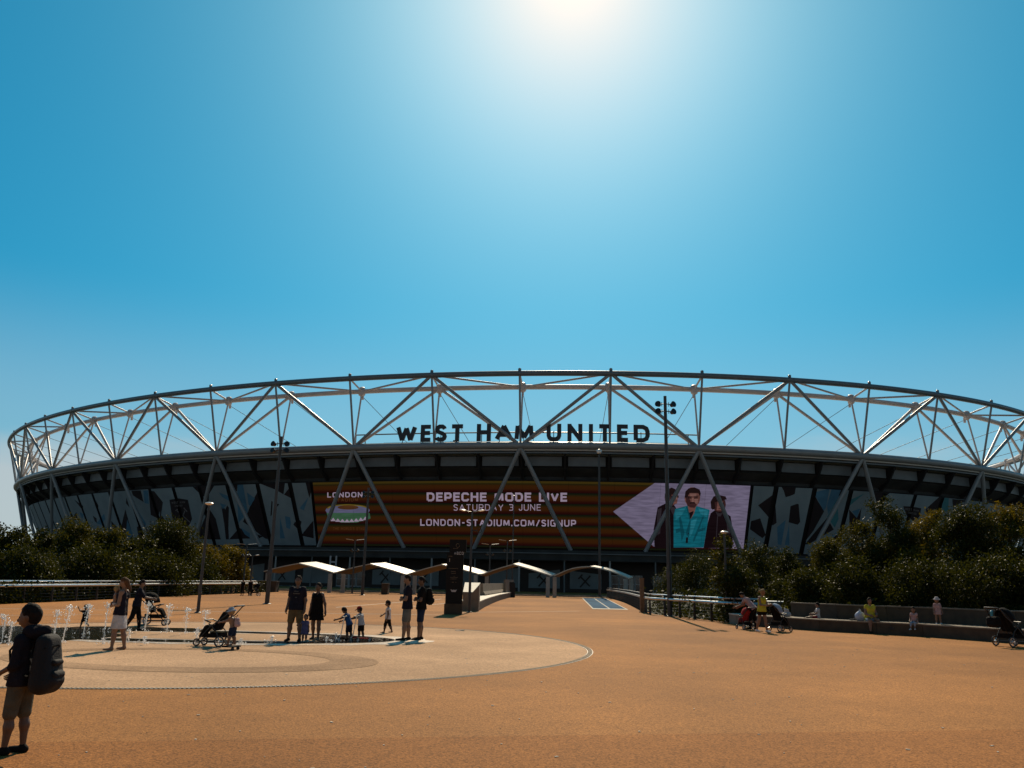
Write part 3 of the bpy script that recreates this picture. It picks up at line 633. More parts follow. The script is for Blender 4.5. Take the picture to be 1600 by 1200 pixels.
SCR = [(C5((115, 382), (565, 70), (1600, 60), (1600, 760), (520, 730)), 1),
       (C5((560, 340), (640, 300), (720, 310), (760, 370), (790, 745), (530, 745), (520, 560)), 2), (el_px(C5, 695, 240, 66, 88), 5), (C5((700, 215), (765, 215), (755, 300), (700, 320)), 4),
       (C5((630, 215), (645, 165), (700, 140), (755, 165), (762, 205), (700, 210), (660, 280), (640, 260)), 6), (C5((690, 222), (772, 222), (768, 246), (700, 250)), 6),
       (C5((1090, 400), (1130, 370), (1210, 380), (1290, 430), (1310, 560), (1310, 745), (1020, 745), (1060, 500)), 2), (el_px(C5, 1175, 310, 68, 80), 5), (C5((1160, 270), (1215, 280), (1205, 370), (1150, 370)), 4),
       (C5((1095, 350), (1090, 280), (1120, 230), (1170, 215), (1240, 230), (1252, 260), (1190, 275), (1130, 290), (1140, 350), (1110, 365)), 6), (C5((1180, 295), (1225, 295), (1220, 315), (1185, 315)), 6),
       (C5((720, 360), (850, 325), (960, 330), (1080, 365), (1060, 500), (1020, 740), (720, 740)), 3), (C5((860, 330), (945, 330), (925, 400), (890, 460)), 4), (C5((875, 395), (920, 375), (912, 410), (885, 460)), 2),
       (el_px(C5, 908, 240, 78, 105), 4), (C5((835, 250), (850, 180), (905, 320), (860, 330)), 5), (C5((860, 300), (905, 280), (960, 300), (930, 345), (880, 340)), 5), (C5((830, 240), (838, 180), (870, 148), (930, 138), (980, 160), (992, 200), (985, 230), (965, 195), (880, 195), (855, 240)), 6),
       (C5((865, 238), (900, 240), (900, 252), (865, 250)), 6), (C5((925, 240), (960, 238), (960, 250), (925, 252)), 6), (C5((885, 292), (945, 290), (950, 304), (880, 304)), 6),
       (C5((845, 335), (862, 332), (890, 470), (870, 640), (840, 600), (880, 470)), 7), (C5((770, 420), (785, 410), (830, 600), (800, 680)), 7), (C5((1010, 430), (1020, 440), (960, 600), (920, 690), (915, 660)), 7), (C5((845, 640), (865, 640), (862, 695), (840, 695)), 2),
       (C5((735, 372), (845, 338), (800, 420), (740, 470)), 15), (C5((965, 345), (1065, 375), (1050, 440), (985, 400)), 15), (C5((895, 480), (960, 440), (905, 600), (880, 640)), 15), (C5((740, 560), (800, 540), (810, 570), (745, 600)), 7), (C5((960, 560), (1040, 540), (1036, 566), (960, 590)), 7), (C5((862, 595), (872, 595), (872, 606), (862, 606)), 2),
       (C5((925, 255), (965, 255), (960, 310), (935, 300)), 16), (C5((880, 200), (950, 200), (945, 228), (890, 228)), 16), (C5((905, 245), (918, 245), (924, 285), (900, 285)), 16), (C5((893, 300), (935, 300), (930, 306), (898, 306)), 5), (C5((862, 228), (902, 230), (902, 236), (862, 236)), 6), (C5((922, 230), (962, 226), (962, 233), (922, 236)), 6), (C5((828, 240), (842, 245), (845, 285), (832, 275)), 4),
       (C5((700, 330), (738, 345), (720, 420), (690, 370)), 17), (C5((560, 360), (600, 345), (585, 600), (550, 620)), 17), (C5((735, 230), (758, 232), (756, 262), (738, 258)), 16), (C5((1140, 385), (1180, 400), (1215, 388), (1190, 430), (1160, 430)), 17), (C5((1155, 430), (1163, 430), (1152, 640), (1144, 640)), 17), (C5((1245, 450), (1290, 470), (1285, 600), (1260, 600)), 17), (C5((1195, 312), (1216, 312), (1214, 345), (1196, 345)), 16), (C5((1168, 350), (1205, 350), (1200, 358), (1170, 358)), 5),
       # the stadium shown on the screen
       (el_px(C6, 340, 690, 222, 62, 20), 14), (el_px(C6, 340, 668, 205, 40, 20), 10), (el_px(C6, 340, 676, 195, 36, 20), 14), (el_px(C6, 345, 660, 105, 22, 16), 11), (C6((130, 715), (560, 715), (570, 770), (430, 812), (280, 812), (150, 770)), 8)]
for i in range(9): SCR.append((C6((150 + i * 46, 745 + 30 * math.sin(.3 + i * .33)), (178 + i * 46, 780 + 28 * math.sin(.3 + i * .33)), (124 + i * 46, 780 + 28 * math.sin(.3 + i * .33))), 9))
mats_edge = 1
WRAPM = [M_WRAP, M_CLARET, M_WBLUE, M_WTEAL, M_WLINE]
(kLb, kLt, kRb, kRt), _v = wrap_uv([(498, 850), (489, 756), (1163, 851), (1173, 758)]); kL, kR = (kLb + kLt) / 2, (kRb + kRt) / 2
edges = [q / 4 for q in range(-6, 4 * E_N - 6)]
g = .016
for e in edges:
    a, c = e + g, e + .25 - g
    if c > kL - .03 and a < kR + .03: 
        if a < kL - .06: c = (min(c, kLb - .02), min(c, kLt - .02))
        elif c > kR + .06: a = (max(a, kRb + .02), max(a, kRt + .02))
        else: continue
    vis = -1.2 < e < 9.5
    P, cells = panel_cells(a, c, PRINT if vis else [], 0)
    panel_mesh('wrap_panel', P, cells, WRAPM)
ns = 10; mats_edge = 12
scr_k = [(kLb + (kRb - kLb) * i / ns, kLt + (kRt - kLt) * i / ns) for i in range(ns + 1)]
for i in range(ns):
    P, cells = panel_cells(scr_k[i], (scr_k[i + 1][0] - .0008, scr_k[i + 1][1] - .0008), SCR, 0)
    panel_mesh('screen_panel', [p + outward(4) * .0 for p in P], cells, LED)

# ------------------------------------------------------------------ stroke lettering
c_ = .16
GL = {'A': (.86, [[(0, 0), (.43, 1)], [(.43, 1), (.86, 0)], [(.17, .32), (.69, .32)]]), 'B': (.74, [[(0, 0), (0, 1), (.56, 1), (.68, .9), (.68, .64), (.56, .54), (.03, .54)], [(.56, .54), (.74, .42), (.74, .12), (.6, 0), (.03, 0)]]),
      'C': (.76, [[(.76, .78), (.76, .86), (.62, 1), (c_, 1), (0, 1 - c_), (0, c_), (c_, 0), (.62, 0), (.76, .14), (.76, .24)]]), 'D': (.8, [[(0, 0), (0, 1), (.5, 1), (.72, .88), (.8, .66), (.8, .34), (.72, .12), (.5, 0), (.03, 0)]]),
      'E': (.62, [[(.62, 1), (0, 1), (0, 0), (.62, 0)], [(.03, .52), (.55, .52)]]), 'G': (.78, [[(.76, .84), (.62, 1), (c_, 1), (0, 1 - c_), (0, c_), (c_, 0), (.76, 0), (.76, .48), (.45, .48)]]),
      'H': (.78, [[(0, 0), (0, 1)], [(.78, 0), (.78, 1)], [(.02, .52), (.76, .52)]]), 'I': (0, [[(0, 0), (0, 1)]]), 'J': (.5, [[(.5, 1), (.5, c_), (.36, 0), (.12, 0), (0, .12), (0, .26)]]),
      'L': (.6, [[(0, 1), (0, 0), (.6, 0)]]), 'M': (.98, [[(0, 0), (.06, 1)], [(.98, 0), (.92, 1)], [(.08, 1), (.49, .1)], [(.90, 1), (.49, .1)]]), 'N': (.8, [[(0, 0), (0, 1)], [(.8, 0), (.8, 1)], [(.02, 1), (.78, 0)]]),
      'O': (.86, [[(.43, 1), (c_, 1), (0, 1 - c_), (0, c_), (c_, 0), (.86 - c_, 0), (.86, c_), (.86, 1 - c_), (.86 - c_, 1), (.42, 1)]]), 'P': (.72, [[(0, 0), (0, 1), (.58, 1), (.72, .86), (.72, .52), (.58, .40), (.03, .40)]]),
      'R': (.74, [[(0, 0), (0, 1), (.58, 1), (.72, .86), (.72, .56), (.58, .44), (.03, .44)], [(.4, .44), (.74, 0)]]), 'S': (.66, [[(.64, .82), (.58, .93), (.46, 1), (.2, 1), (.06, .92), (0, .78), (.05, .64), (.18, .56), (.48, .46), (.61, .37), (.66, .24), (.6, .09), (.46, 0), (.18, 0), (.05, .06), (0, .16)]]),
      'T': (.76, [[(0, 1), (.76, 1)], [(.38, .97), (.38, 0)]]), 'U': (.78, [[(0, 1), (0, .26), (.06, .1), (.18, .01), (.3, -.01), (.48, -.01), (.6, .01), (.72, .1), (.78, .26), (.78, 1)]]), 'V': (.84, [[(0, 1), (.42, 0)], [(.42, 0), (.84, 1)]]),
      'W': (1.2, [[(0, 1), (.3, 0)], [(.3, 0), (.6, .92)], [(.6, .92), (.9, 0)], [(.9, 0), (1.2, 1)]]), 'Y': (.8, [[(0, 1), (.4, .45)], [(.8, 1), (.4, .45)], [(.4, .48), (.4, 0)]]), '3': (.68, [[(0, 1), (.54, 1), (.68, .88), (.68, .64), (.56, .53), (.2, .53)], [(.56, .53), (.68, .42), (.68, .12), (.54, 0), (0, 0)]]),
      '1': (.25, [[(0, .82), (.25, 1), (.25, 0)]]), '.': (0, [[(0, 0), (0, .04)]]), '-': (.45, [[(0, .46), (.45, .46)]]), '/': (.55, [[(0, -.08), (.55, 1.08)]]), "'": (0, [[(0, 1), (0, .8)]]), ' ': (.35, [])}
def stroke(pts, t):                                               # mitred ribbon in the plane
    pts = [Vector((p[0], p[1])) for p in pts]; L_, R2 = [], []
    for i, p in enumerate(pts):
        a = (p - pts[i - 1]).normalized() if i else None; c = (pts[i + 1] - p).normalized() if i < len(pts) - 1 else None
        d0 = a or c; d1 = c or a; q = p.copy()
        if a is None: q = p - c * 0
        n0 = Vector((-d0.y, d0.x)); n1 = Vector((-d1.y, d1.x)); mm = (n0 + n1).normalized(); mm = mm * (t / 2 / max(.45, mm.dot(n0)))
        L_.append(q + mm); R2.append(q - mm)
    return L_, R2
def glyph(ch, t, w_=1.0, h=1.0):
    """ribbons of one letter in a box w x h, strokes t thick, outer edges flush with the box"""
    wd, st_ = GL[ch]; out = []
    for s in st_:
        pts = []
        for (x, y) in s: pts.append((t / 2 + (x / wd if wd else 0) * (w_ - t), t / 2 + y * (h - t)))
        pts = [Vector(p) for p in pts]
        if ch in 'AVWYNMTHIL1/ELPRBD3KJU' or len(pts) == 2:       # square ends reach the box
            pts[0] = pts[0] + (pts[0] - pts[1]).normalized() * (t / 2 if (len(pts) == 2 and abs(pts[0].x - pts[1].x) < 1e-6) or ch in 'LJUE' else 0)
            pts[-1] = pts[-1] + (pts[-1] - pts[-2]).normalized() * (t / 2 if (len(pts) == 2 and abs(pts[0].x - pts[1].x) < 1e-6) or ch in 'LUE' else 0)
        out.append(stroke(pts, t))
    return out
def glyph_mesh(b, ch, t, w_, h, depth, place, mi=0):
    for i, (L_, R2) in enumerate(glyph(ch, t, w_, h)):
        n = len(L_); dz = i * .004 * max(1, depth * 3)
        fr = [place(p.x, p.y, depth + dz) for p in L_] + [place(p.x, p.y, depth + dz) for p in R2]
        F = [(j, j + 1, n + j + 1, n + j) for j in range(n - 1)]
        if depth > 0:
            bk = [place(p.x, p.y, -dz) for p in L_] + [place(p.x, p.y, -dz) for p in R2]; m_ = 2 * n
            F += [(m_ + j + 1, m_ + j, m_ + n + j, m_ + n + j + 1) for j in range(n - 1)] + [(j + 1, j, m_ + j, m_ + j + 1) for j in range(n - 1)] + [(n + j, n + j + 1, m_ + n + j + 1, m_ + n + j) for j in range(n - 1)]
            F += [(0, n, m_ + n, m_), (2 * n - 1, n - 1, m_ + n - 1, m_ + 2 * n - 1)]
            b.add(fr + bk, F, mi)
        else: b.add(fr, F, mi)
def text_width(s, t, gap): return sum((GL[c][0] * (1 - t) + t) + gap for c in s) - gap
def text_mesh(b, s, t, gap, place, h=1.0, width=None, mi=0, depth=0.0):
    tot = text_width(s, t, gap); f = (width / (tot * h)) if width else 1.0; x = 0
    for c in s:
        w0 = GL[c][0] * (1 - t) + t
        if c != ' ':
            def pl(u, v, d, x=x, w0=w0): return place((x + u) * h * f, v * h, d)
            glyph_mesh(b, c, t, w0, 1.0, depth, pl, mi)
        x += w0 + gap
def screen_text(s, x0, x1, yb0, yb1, hpx, t, gap, mi):
    tmp = MB(); text_mesh(tmp, s, t, gap, lambda u, v, d: (x0 + u, lerp(yb0, yb1, u / (x1 - x0)) - v, d), h=hpx, width=x1 - x0)
    k, v = wrap_uv([(p[0], p[1]) for p in tmp.v]); W = W_np(k, v, .14); b = MB(); b.v = [tuple(Vector(q) + SI) for q in W.tolist()]; b.f = tmp.f; b.m = [0] * len(tmp.f)
    return b.build('lettering', LED[mi], st)
screen_text('DEPECHE MODE LIVE', 667, 886, 783.5, 784, 14, .22, .17, 9)
screen_text('SATURDAY 3 JUNE', 709, 845, 798, 798, 10, .13, .24, 9)
screen_text('LONDON-STADIUM.COM/SIGNUP', 657, 900, 821.5, 823, 10.5, .19, .22, 9)
screen_text('LONDON', 512, 567, 777.5, 777, 8, .19, .25, 9)
screen_text('STADIUM', 522, 560, 784, 783.5, 5, .16, .35, 11)
screen_text("THE WORLD'S STAGE", 521, 573, 828, 828, 4, .15, .3, 11)
def print_text(s, x0, x1, y0, y1, hpx, m):
    tmp = MB(); text_mesh(tmp, s, .2, .22, lambda u, v, d: (x0 + u, lerp(y0, y1, u / (x1 - x0)) - v, d), h=hpx, width=x1 - x0)
    k, v = wrap_uv([(p[0], p[1]) for p in tmp.v]); W = W_np(k, v, .14); b = MB(); b.v = [tuple(Vector(q) + SI) for q in W.tolist()]; b.f = tmp.f; b.m = [0] * len(tmp.f); return b.build('lettering', m, st)
print_text('WEST HAM', 269, 290, 787.5, 786.5, 3.6, M_WLINE); print_text('UNITED', 274, 286, 792, 791.5, 2.8, M_WLINE)
print_text('WEST HAM', 1413, 1435, 797, 800, 3.6, M_WLINE); print_text('UNITED', 1418, 1431, 802.5, 804.5, 3.0, M_WLINE)

# ------------------------------------------------------------------ big sign on the rim
kk = np.linspace(3, 7, 800); pk = proj(np.stack([*ring_np(kk, .25), np.full(800, ZB + .75)], 1))
kat = lambda x: float(np.interp(x, pk[:, 0], kk))
ks = kat(816); sgn = empty('rooftop_sign', R_(ks, .25, ZB + .6), 0, 'sign of large dark capital letters with a thin rail frame, standing on the stadium rim', 'sign')
SG = -Vector(sgn.location)
for ch, x0, x1 in (('W', 619, 651), ('E', 657.5, 672.5), ('S', 680, 698), ('T', 703, 726), ('H', 745, 767), ('A', 773, 802), ('M', 804, 834), ('U', 854, 877), ('N', 886.5, 910), ('I', 920, 926.5), ('T', 933, 957), ('E', 964, 981), ('D', 990, 1015)):
    a, c = R_(kat(x0), .25, ZB + .78) + SG, R_(kat(x1), .25, ZB + .78) + SG; ux = (c - a); wd = ux.length; ux.normalize(); nx = Vector((ux.y, -ux.x, 0)); b = MB()
    glyph_mesh(b, ch, .72, wd, 3.05, .35, lambda u, v, d: a + ux * u + Vector((0, 0, v)) + nx * d); b.build('letter', M_LETTER, sgn)
b = MB(); b.tube([R_(kat(x), .9, ZB + 2.45) + SG for x in np.linspace(553, 1095, 40)], .12, 8); b.build('upper_rail', M_CHORD, sgn, smooth=True)
b = MB(); b.tube([R_(kat(x), .6, ZB + .70) + SG for x in np.linspace(553, 1095, 40)], .09, 8); b.build('lower_rail', M_CHORD, sgn, smooth=True)
for x in (553, 568, 1077, 1094):
    b = MB(); b.cyl(R_(kat(x), .9, ZB + .3) + SG, R_(kat(x), .9, ZB + 2.5) + SG, .10); b.build('frame_post', M_CHORD, sgn)
for x in (628, 660, 688, 713, 752, 780, 818, 865, 890, 923, 945, 972, 1002):
    b = MB(); b.cyl(R_(kat(x), .45, ZB + .3) + SG, R_(kat(x), .45, ZB + 2.6) + SG, .07); b.build('letter_bracket', M_DARK, sgn)
b = MB()                                                          # handrails and gear on the roof edge
for x in np.linspace(590, 1080, 60):
    b.cyl(R_(kat(x), 3.0, ZB + .2) + SI, R_(kat(x), 3.0, ZB + 1.25) + SI, .025, n=5)
for z in (.75, 1.25): b.tube([R_(kat(x), 3.0, ZB + z) + SI for x in np.linspace(590, 1080, 50)], .022, 5)
b.build('roof_handrail', M_CABLE, st)
for x, s in ((701, 1.2), (868, .8), (1028, .8)):
    b = MB(); b.box((0, 0, .5 * s), (1.1 * s, .8, s)); b.box((.2, 0, s + .15), (.5 * s, .5, .3)); b.build('roof_unit', M_FASCIA, st, loc=R_(kat(x), 3.6, ZB + .1) + SI)

# ------------------------------------------------------------------ concourse under the bowl
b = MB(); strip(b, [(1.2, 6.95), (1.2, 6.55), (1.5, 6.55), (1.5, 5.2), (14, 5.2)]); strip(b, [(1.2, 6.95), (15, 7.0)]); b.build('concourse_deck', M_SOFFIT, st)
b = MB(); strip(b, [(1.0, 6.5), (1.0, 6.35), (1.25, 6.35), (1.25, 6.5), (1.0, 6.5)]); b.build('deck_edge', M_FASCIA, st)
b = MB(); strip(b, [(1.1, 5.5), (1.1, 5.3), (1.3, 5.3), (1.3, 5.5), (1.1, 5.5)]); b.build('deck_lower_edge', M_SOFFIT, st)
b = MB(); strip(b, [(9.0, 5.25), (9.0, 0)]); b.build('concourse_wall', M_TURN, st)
for q in range(-4, 40):
    k = q / 4; srod('concourse_post', R_(k, 1.4, 0), R_(k, 1.4, 5.3), .13 if q % 2 else .17, M_FASCIA if q % 2 else M_RING, 8)
    a, c = R_(k + .03, 8.85, 0), R_(k + .22, 8.85, 0)
    if q % 4 in (0, 1) or q in (14, 18, 19):
        o = MB(); o.add([p + SI for p in (a + Vector((0, 0, .6)), c + Vector((0, 0, .6)), c + Vector((0, 0, 3.6 + .5 * math.sin(q * 1.7))), a + Vector((0, 0, 3.6 + .5 * math.sin(q * 1.7 + 2.2))))], [(0, 1, 2, 3)])
        o.build('mural_panel', M_MURAL, st)
        if q in (13, 16, 17, 20, 21):                             # crossed tools painted on the mural
            o = MB(); ux = (c - a).normalized(); nn = outward(k + .1) * .03
            for u0, z0, u1, z1 in ((1.8, .9, 3.6, 2.9), (1.9, 2.7, 3.5, 1.1), (1.5, 2.3, 2.2, 3.1)):
                p, r_ = a + ux * u0 + Vector((0, 0, z0)) + nn, a + ux * u1 + Vector((0, 0, z1)) + nn; d = (r_ - p).normalized(); s_ = d.cross(outward(k)) * .13
                o.add([x + SI + nn * u0 for x in (p - s_, r_ - s_, r_ + s_, p + s_)], [(0, 1, 2, 3)])
            o.build('mural_motif', M_TURN, st)
    else:
        ux = (c - a); n_ = 4
        for i in range(n_):
            p0, p1 = a + ux * (i / n_), a + ux * ((i + .94) / n_); f = MB(); d = (p1 - p0); L_ = d.length; d.normalize(); nn = outward(k) * .08
            def fr(u0, u1, z0, z1):
                f.add([x + SI for x in (p0 + d * u0 + Vector((0, 0, z0)), p0 + d * u1 + Vector((0, 0, z0)), p0 + d * u1 + Vector((0, 0, z1)), p0 + d * u0 + Vector((0, 0, z1)))] + [x + SI + nn for x in (p0 + d * u0 + Vector((0, 0, z0)), p0 + d * u1 + Vector((0, 0, z0)), p0 + d * u1 + Vector((0, 0, z1)), p0 + d * u0 + Vector((0, 0, z1)))],
                      [(4, 5, 6, 7), (0, 1, 5, 4), (1, 2, 6, 5), (2, 3, 7, 6), (3, 0, 4, 7)])
            fr(0, .12, .1, 3.1); fr(L_ - .12, L_, .1, 3.1); fr(.12, L_ - .12, 2.95, 3.1); fr(.12, L_ - .12, .1, .3); fr(.12, L_ - .12, 1.5, 1.6)
            dr = f.build('door', M_DOORF, st); gl = MB(); gl.add([x + SI + nn * .3 for x in (p0 + d * .1 + Vector((0, 0, .15)), p1 - d * .1 + Vector((0, 0, .15)), p1 - d * .1 + Vector((0, 0, 3.0)), p0 + d * .1 + Vector((0, 0, 3.0)))], [(0, 1, 2, 3)]); gl.build('pane', M_GLASS, dr)
# ================================================================== gate canopies in front of the stadium
def pt_at(x, y, d): return atd(x, y, d)
def slab(b, q, th, mi=0):
    n_ = (q[1] - q[0]).cross(q[3] - q[0]).normalized() * th
    if n_.z > 0: n_ = -n_
    b.add([p for p in q] + [p + n_ for p in q], [(0, 1, 2, 3), (7, 6, 5, 4), (0, 1, 5, 4), (1, 2, 6, 5), (2, 3, 7, 6), (3, 0, 4, 7)], mi)
def bend_slab(b, path_f, path_r, th):
    n = len(path_f); V = list(path_f) + list(path_r); dn = Vector((0, 0, -th)); V += [p + dn for p in V]
    F = []
    for i in range(n - 1):
        F += [(i, i + 1, n + i + 1, n + i), (2 * n + i, 3 * n + i, 3 * n + i + 1, 2 * n + i + 1), (i, 2 * n + i, 2 * n + i + 1, i + 1), (n + i, n + i + 1, 3 * n + i + 1, 3 * n + i)]
    F += [(0, n, 3 * n, 2 * n), (n - 1, 3 * n - 1, 4 * n - 1, 2 * n - 1)]
    b.add(V, F)
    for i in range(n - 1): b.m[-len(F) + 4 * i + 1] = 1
CAN = [(412, 892, 467, 879.5, 521, 894, 2.0, .38), (524, 894, 578, 880.5, 634, 897, 1.7, .32), (637, 896.5, 690, 881.5, 748, 896.5, 1.4, .28), (751, 897.5, 802, 881, 861, 899, .9, .35), (866, 899, 922, 884.5, 982, 902.5, .7, .2)]
CLBL = ['folded gate canopy at the far left, reaching toward the trees, its right slope brightly sunlit', 'second gate canopy from the left, behind the couple with the small girl',
        'gate canopy partly hidden behind the tall dark signpost', 'narrow-looking gate canopy beyond the concrete barriers, left of the bridge centre', 'rounded gate canopy at the far right, beyond the bridge railing']
for ci, (xl, yl, xp, yp, xr, yr, dep, tip) in enumerate(CAN):
    D0 = 97.0; L0, P0, R0 = atd(xl, yl, D0), atd(xp, yp, D0), atd(xr, yr, D0)
    base = Vector((R0.x, D0, 0)); cv = empty('gate_canopy', base, 0, CLBL[ci], 'canopy', 'folded canopies over the stadium gates')
    def curve(a, c, bulge, n=9): return [lerp(a, c, i / (n - 1)) + Vector((0, 0, bulge * math.sin(PI * i / (n - 1)))) - base for i in range(n)]
    back = Vector((1.5 if ci < 3 else .6, dep, 0))
    b = MB(); f = curve(L0, P0, .06 if ci < 4 else .30); r_ = [p + back + Vector((0, 0, -tip * .35)) for p in f]; bend_slab(b, f, r_, .11); b.build('roof_slope', [M_CANOPY, M_CANOPYSHADE], cv, smooth=True)
    b = MB(); f = curve(P0 + Vector((.02, 0, 0)), R0, .04 if ci < 4 else .18); r_ = [p + back + Vector((0, 0, tip * .55)) for p in f]; bend_slab(b, f, r_, .14); b.build('roof_slope', [M_CANOPY, M_CANOPYSHADE], cv, smooth=True)
    for (ox, oy) in ((-.35, .15), (.9 if ci < 3 else .5, 1.4)):
        b = MB(); b.box((ox, oy, (R0.z - .15) / 2), (.42, .42, R0.z - .15)); b.build('post', M_CPOST, cv)
    if ci == 0:
        b = MB(); b.box(tuple(L0 - base + Vector((.4, .2, -L0.z / 2 - .1))), (.3, .3, L0.z - .2)); b.build('post', M_CPOST, cv)
b = MB()                                                          # low kerb and the sunlit strip beyond the bridge
for x0, x1, y_, d in ((-60, 60, .12, 104.0), (-60, 60, .12, 112.0)):
    b.box(((x0 + x1) / 2, d, y_ / 2), (x1 - x0, .5, y_))
tag(b.build('kerb', M_CONC), kind='structure')
for x0, x1, lb in ((400, 431, 'low dark planter block beside the leftmost gate canopy'), (596, 606, 'small dark bin block beside the second gate canopy post')):
    a, c = atd(x0, 918, 93), atd(x1, 918, 93); b = MB(); b.box((0, .6, .55), (c.x - a.x, 1.2, 1.1)); b.box((0, .6, 1.14), (c.x - a.x + .1, 1.3, .08))
    tag(b.build('planter_block', M_CONCD, loc=((a.x + c.x) / 2, 93, 0)), lb, 'planter')
# gate letter H
p = atd(520, 880, 128); gh = empty('gate_letter', (p.x, 128, p.z - .6), 0, 'pale outlined letter H hanging under the concourse edge', 'sign'); b = MB()
glyph_mesh(b, 'H', .22, 1.1, 1.9, .12, lambda u, v, d: Vector((u - .5, -d, v - .2))); b.build('letter', mat('gate_letter_paint', (.35, .38, .42), .6), gh)

# ================================================================== railings
def railing(name, pts, rails, spacing, lbl, lean=0.0, postm=M_POST):
    base = Vector(pts[0]); t = empty(name, base, 0, lbl, 'railing')
    pts = [Vector(p) for p in pts]; sm = []
    for i in range(len(pts) - 1):
        p0, p1, p2, p3 = pts[max(0, i - 1)], pts[i], pts[i + 1], pts[min(len(pts) - 1, i + 2)]
        for j in range(8):
            u = j / 8; sm.append(.5 * ((2 * p1) + (p2 - p0) * u + (2 * p0 - 5 * p1 + 4 * p2 - p3) * u * u + (-p0 + 3 * p1 - 3 * p2 + p3) * u ** 3))
    sm.append(pts[-1]); cum = [0]
    for a, c in zip(sm, sm[1:]): cum.append(cum[-1] + (c - a).length)
    def off(i):
        a = sm[max(0, i - 1)]; c = sm[min(len(sm) - 1, i + 1)]; d = (c - a).normalized(); return Vector((-d.y, d.x, 0))
    for z, r, o in rails:
        b = MB(); b.tube([p - base + off(i) * o + Vector((0, 0, z)) for i, p in enumerate(sm)], r, 8); b.build('rail', M_RAIL, t, smooth=True)
    top = max(z for z, r, o in rails); s = 0.0
    while s <= cum[-1]:
        i = max(j for j in range(len(cum)) if cum[j] <= s + 1e-6); i = min(i, len(sm) - 2); u = (s - cum[i]) / max(1e-6, cum[i + 1] - cum[i]); p = lerp(sm[i], sm[i + 1], u); n_ = off(i); d = Vector((n_.y, -n_.x, 0))
        b = MB(); ang = math.atan2(d.y, d.x); M = Matrix.Rotation(ang, 3, 'Z')
        b.add([M @ Vector(q) + Vector((0, 0, 0)) for q in ((-.03, -.07, 0), (.03, -.07, 0), (.03, .07, 0), (-.03, .07, 0), (-.03, -.04 + lean, top), (.03, -.04 + lean, top), (.03, .04 + lean, top), (-.03, .04 + lean, top))],
              [(3, 2, 1, 0), (4, 5, 6, 7), (0, 1, 5, 4), (1, 2, 6, 5), (2, 3, 7, 6), (3, 0, 4, 7)])
        b.build('post', postm, t, loc=p - base); s += spacing
    # taut wires between the posts
    for z in np.linspace(.14, top - .16, 6):
        b = MB(); b.tube([p - base + Vector((0, 0, z)) for p in sm], .009, 4); b.build('wire', M_POST, t)
    return t
railing('railing', RAIL_L, ((1.16, .045, .10), (.93, .075, -.05)), 2.6, 'long railing with two pale rails in front of the trees on the left')
railing('railing', RAIL_R, ((1.12, .04, .06), (.90, .07, -.05)), 1.9, 'curved railing of dark posts running from the bridge to the bench on the right')
RR2 = [gp(1140, 973) + Vector((.5, 1.6, 0)), gp(1240, 977) + Vector((.5, 1.6, 0)), gp(1345, 981) + Vector((.8, 2.2, 0))]
railing('railing', RR2, ((.98, .05, 0),), 2.4, 'single bright rail behind the concrete bench, under the right-hand trees')
# rust-brown post where the bridge railing bends
p = gp(1003.5, 957); b = MB(); b.box((0, 0, 1.0), (.24, .2, 2.0)); b.box((0, 0, .03), (.36, .32, .06)); b.box((0, 0, 2.02), (.27, .23, .05))
tag(b.build('bollard_post', M_RUST, loc=p), 'rust brown square post at the bend of the bridge railing', 'post')

# ================================================================== bench wall on the right
BL_ = [gp(*p) for p in ((1139, 974), (1150, 976), (1166, 977.8), (1200, 980.2), (1280, 986.2), (1370, 991), (1442, 995), (1556, 1003.5), (1680, 1012))]
def offset_line(pts, o):
    out = []
    for i, p in enumerate(pts):
        a = pts[max(0, i - 1)]; c = pts[min(len(pts) - 1, i + 1)]; d = (c - a).normalized(); n_ = Vector((-d.y, d.x, 0))
        if n_.y < 0: n_ = -n_
        out.append(p + n_ * o)
    return out
bench = empty('bench_wall', BL_[3], 0, 'long low two-tier concrete bench wall curving along the right under the trees', 'bench')
BO = -Vector(BL_[3])
def wall_run(name, line, o0, o1, h, m, seg=2, cap=None, first=0):
    f0, f1 = offset_line(line, o0), offset_line(line, o1)
    for i in range(first, len(line) - 1):
        n = max(1, int((line[i + 1] - line[i]).length / seg))
        for j in range(n):
            a, c, d, e = (lerp(f0[i], f0[i + 1], j / n) + BO, lerp(f0[i], f0[i + 1], (j + 1) / n) + BO, lerp(f1[i], f1[i + 1], (j + 1) / n) + BO, lerp(f1[i], f1[i + 1], j / n) + BO)
            g_ = (c - a).normalized() * .006
            a, c, d, e = a + g_, c - g_, d - g_, e + g_; b = MB()
            b.add([(q.x, q.y, z) for z in (0, h) for q in (a, c, d, e)], [(3, 2, 1, 0), (4, 5, 6, 7), (0, 1, 5, 4), (1, 2, 6, 5), (2, 3, 7, 6), (3, 0, 4, 7)])
            b.build(name, m, bench)
            if cap:
                k = MB(); up = Vector((0, 0, h + .003)); ov = (a - e).normalized() * .02
                k.add([q + up + Vector((0, 0, z)) for z in (0, .045) for q in (a + ov, c + ov, d, e)], [(3, 2, 1, 0), (4, 5, 6, 7), (0, 1, 5, 4), (1, 2, 6, 5), (2, 3, 7, 6), (3, 0, 4, 7)]); k.build('coping', cap, bench)
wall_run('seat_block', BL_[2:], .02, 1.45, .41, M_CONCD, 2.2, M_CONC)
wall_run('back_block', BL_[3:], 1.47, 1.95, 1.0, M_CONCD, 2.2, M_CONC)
wall_run('end_block', BL_[:3], .02, 1.45, .41, M_CONC, 1.2, M_PALE)  # sunlight on this end put into paler concrete and coping
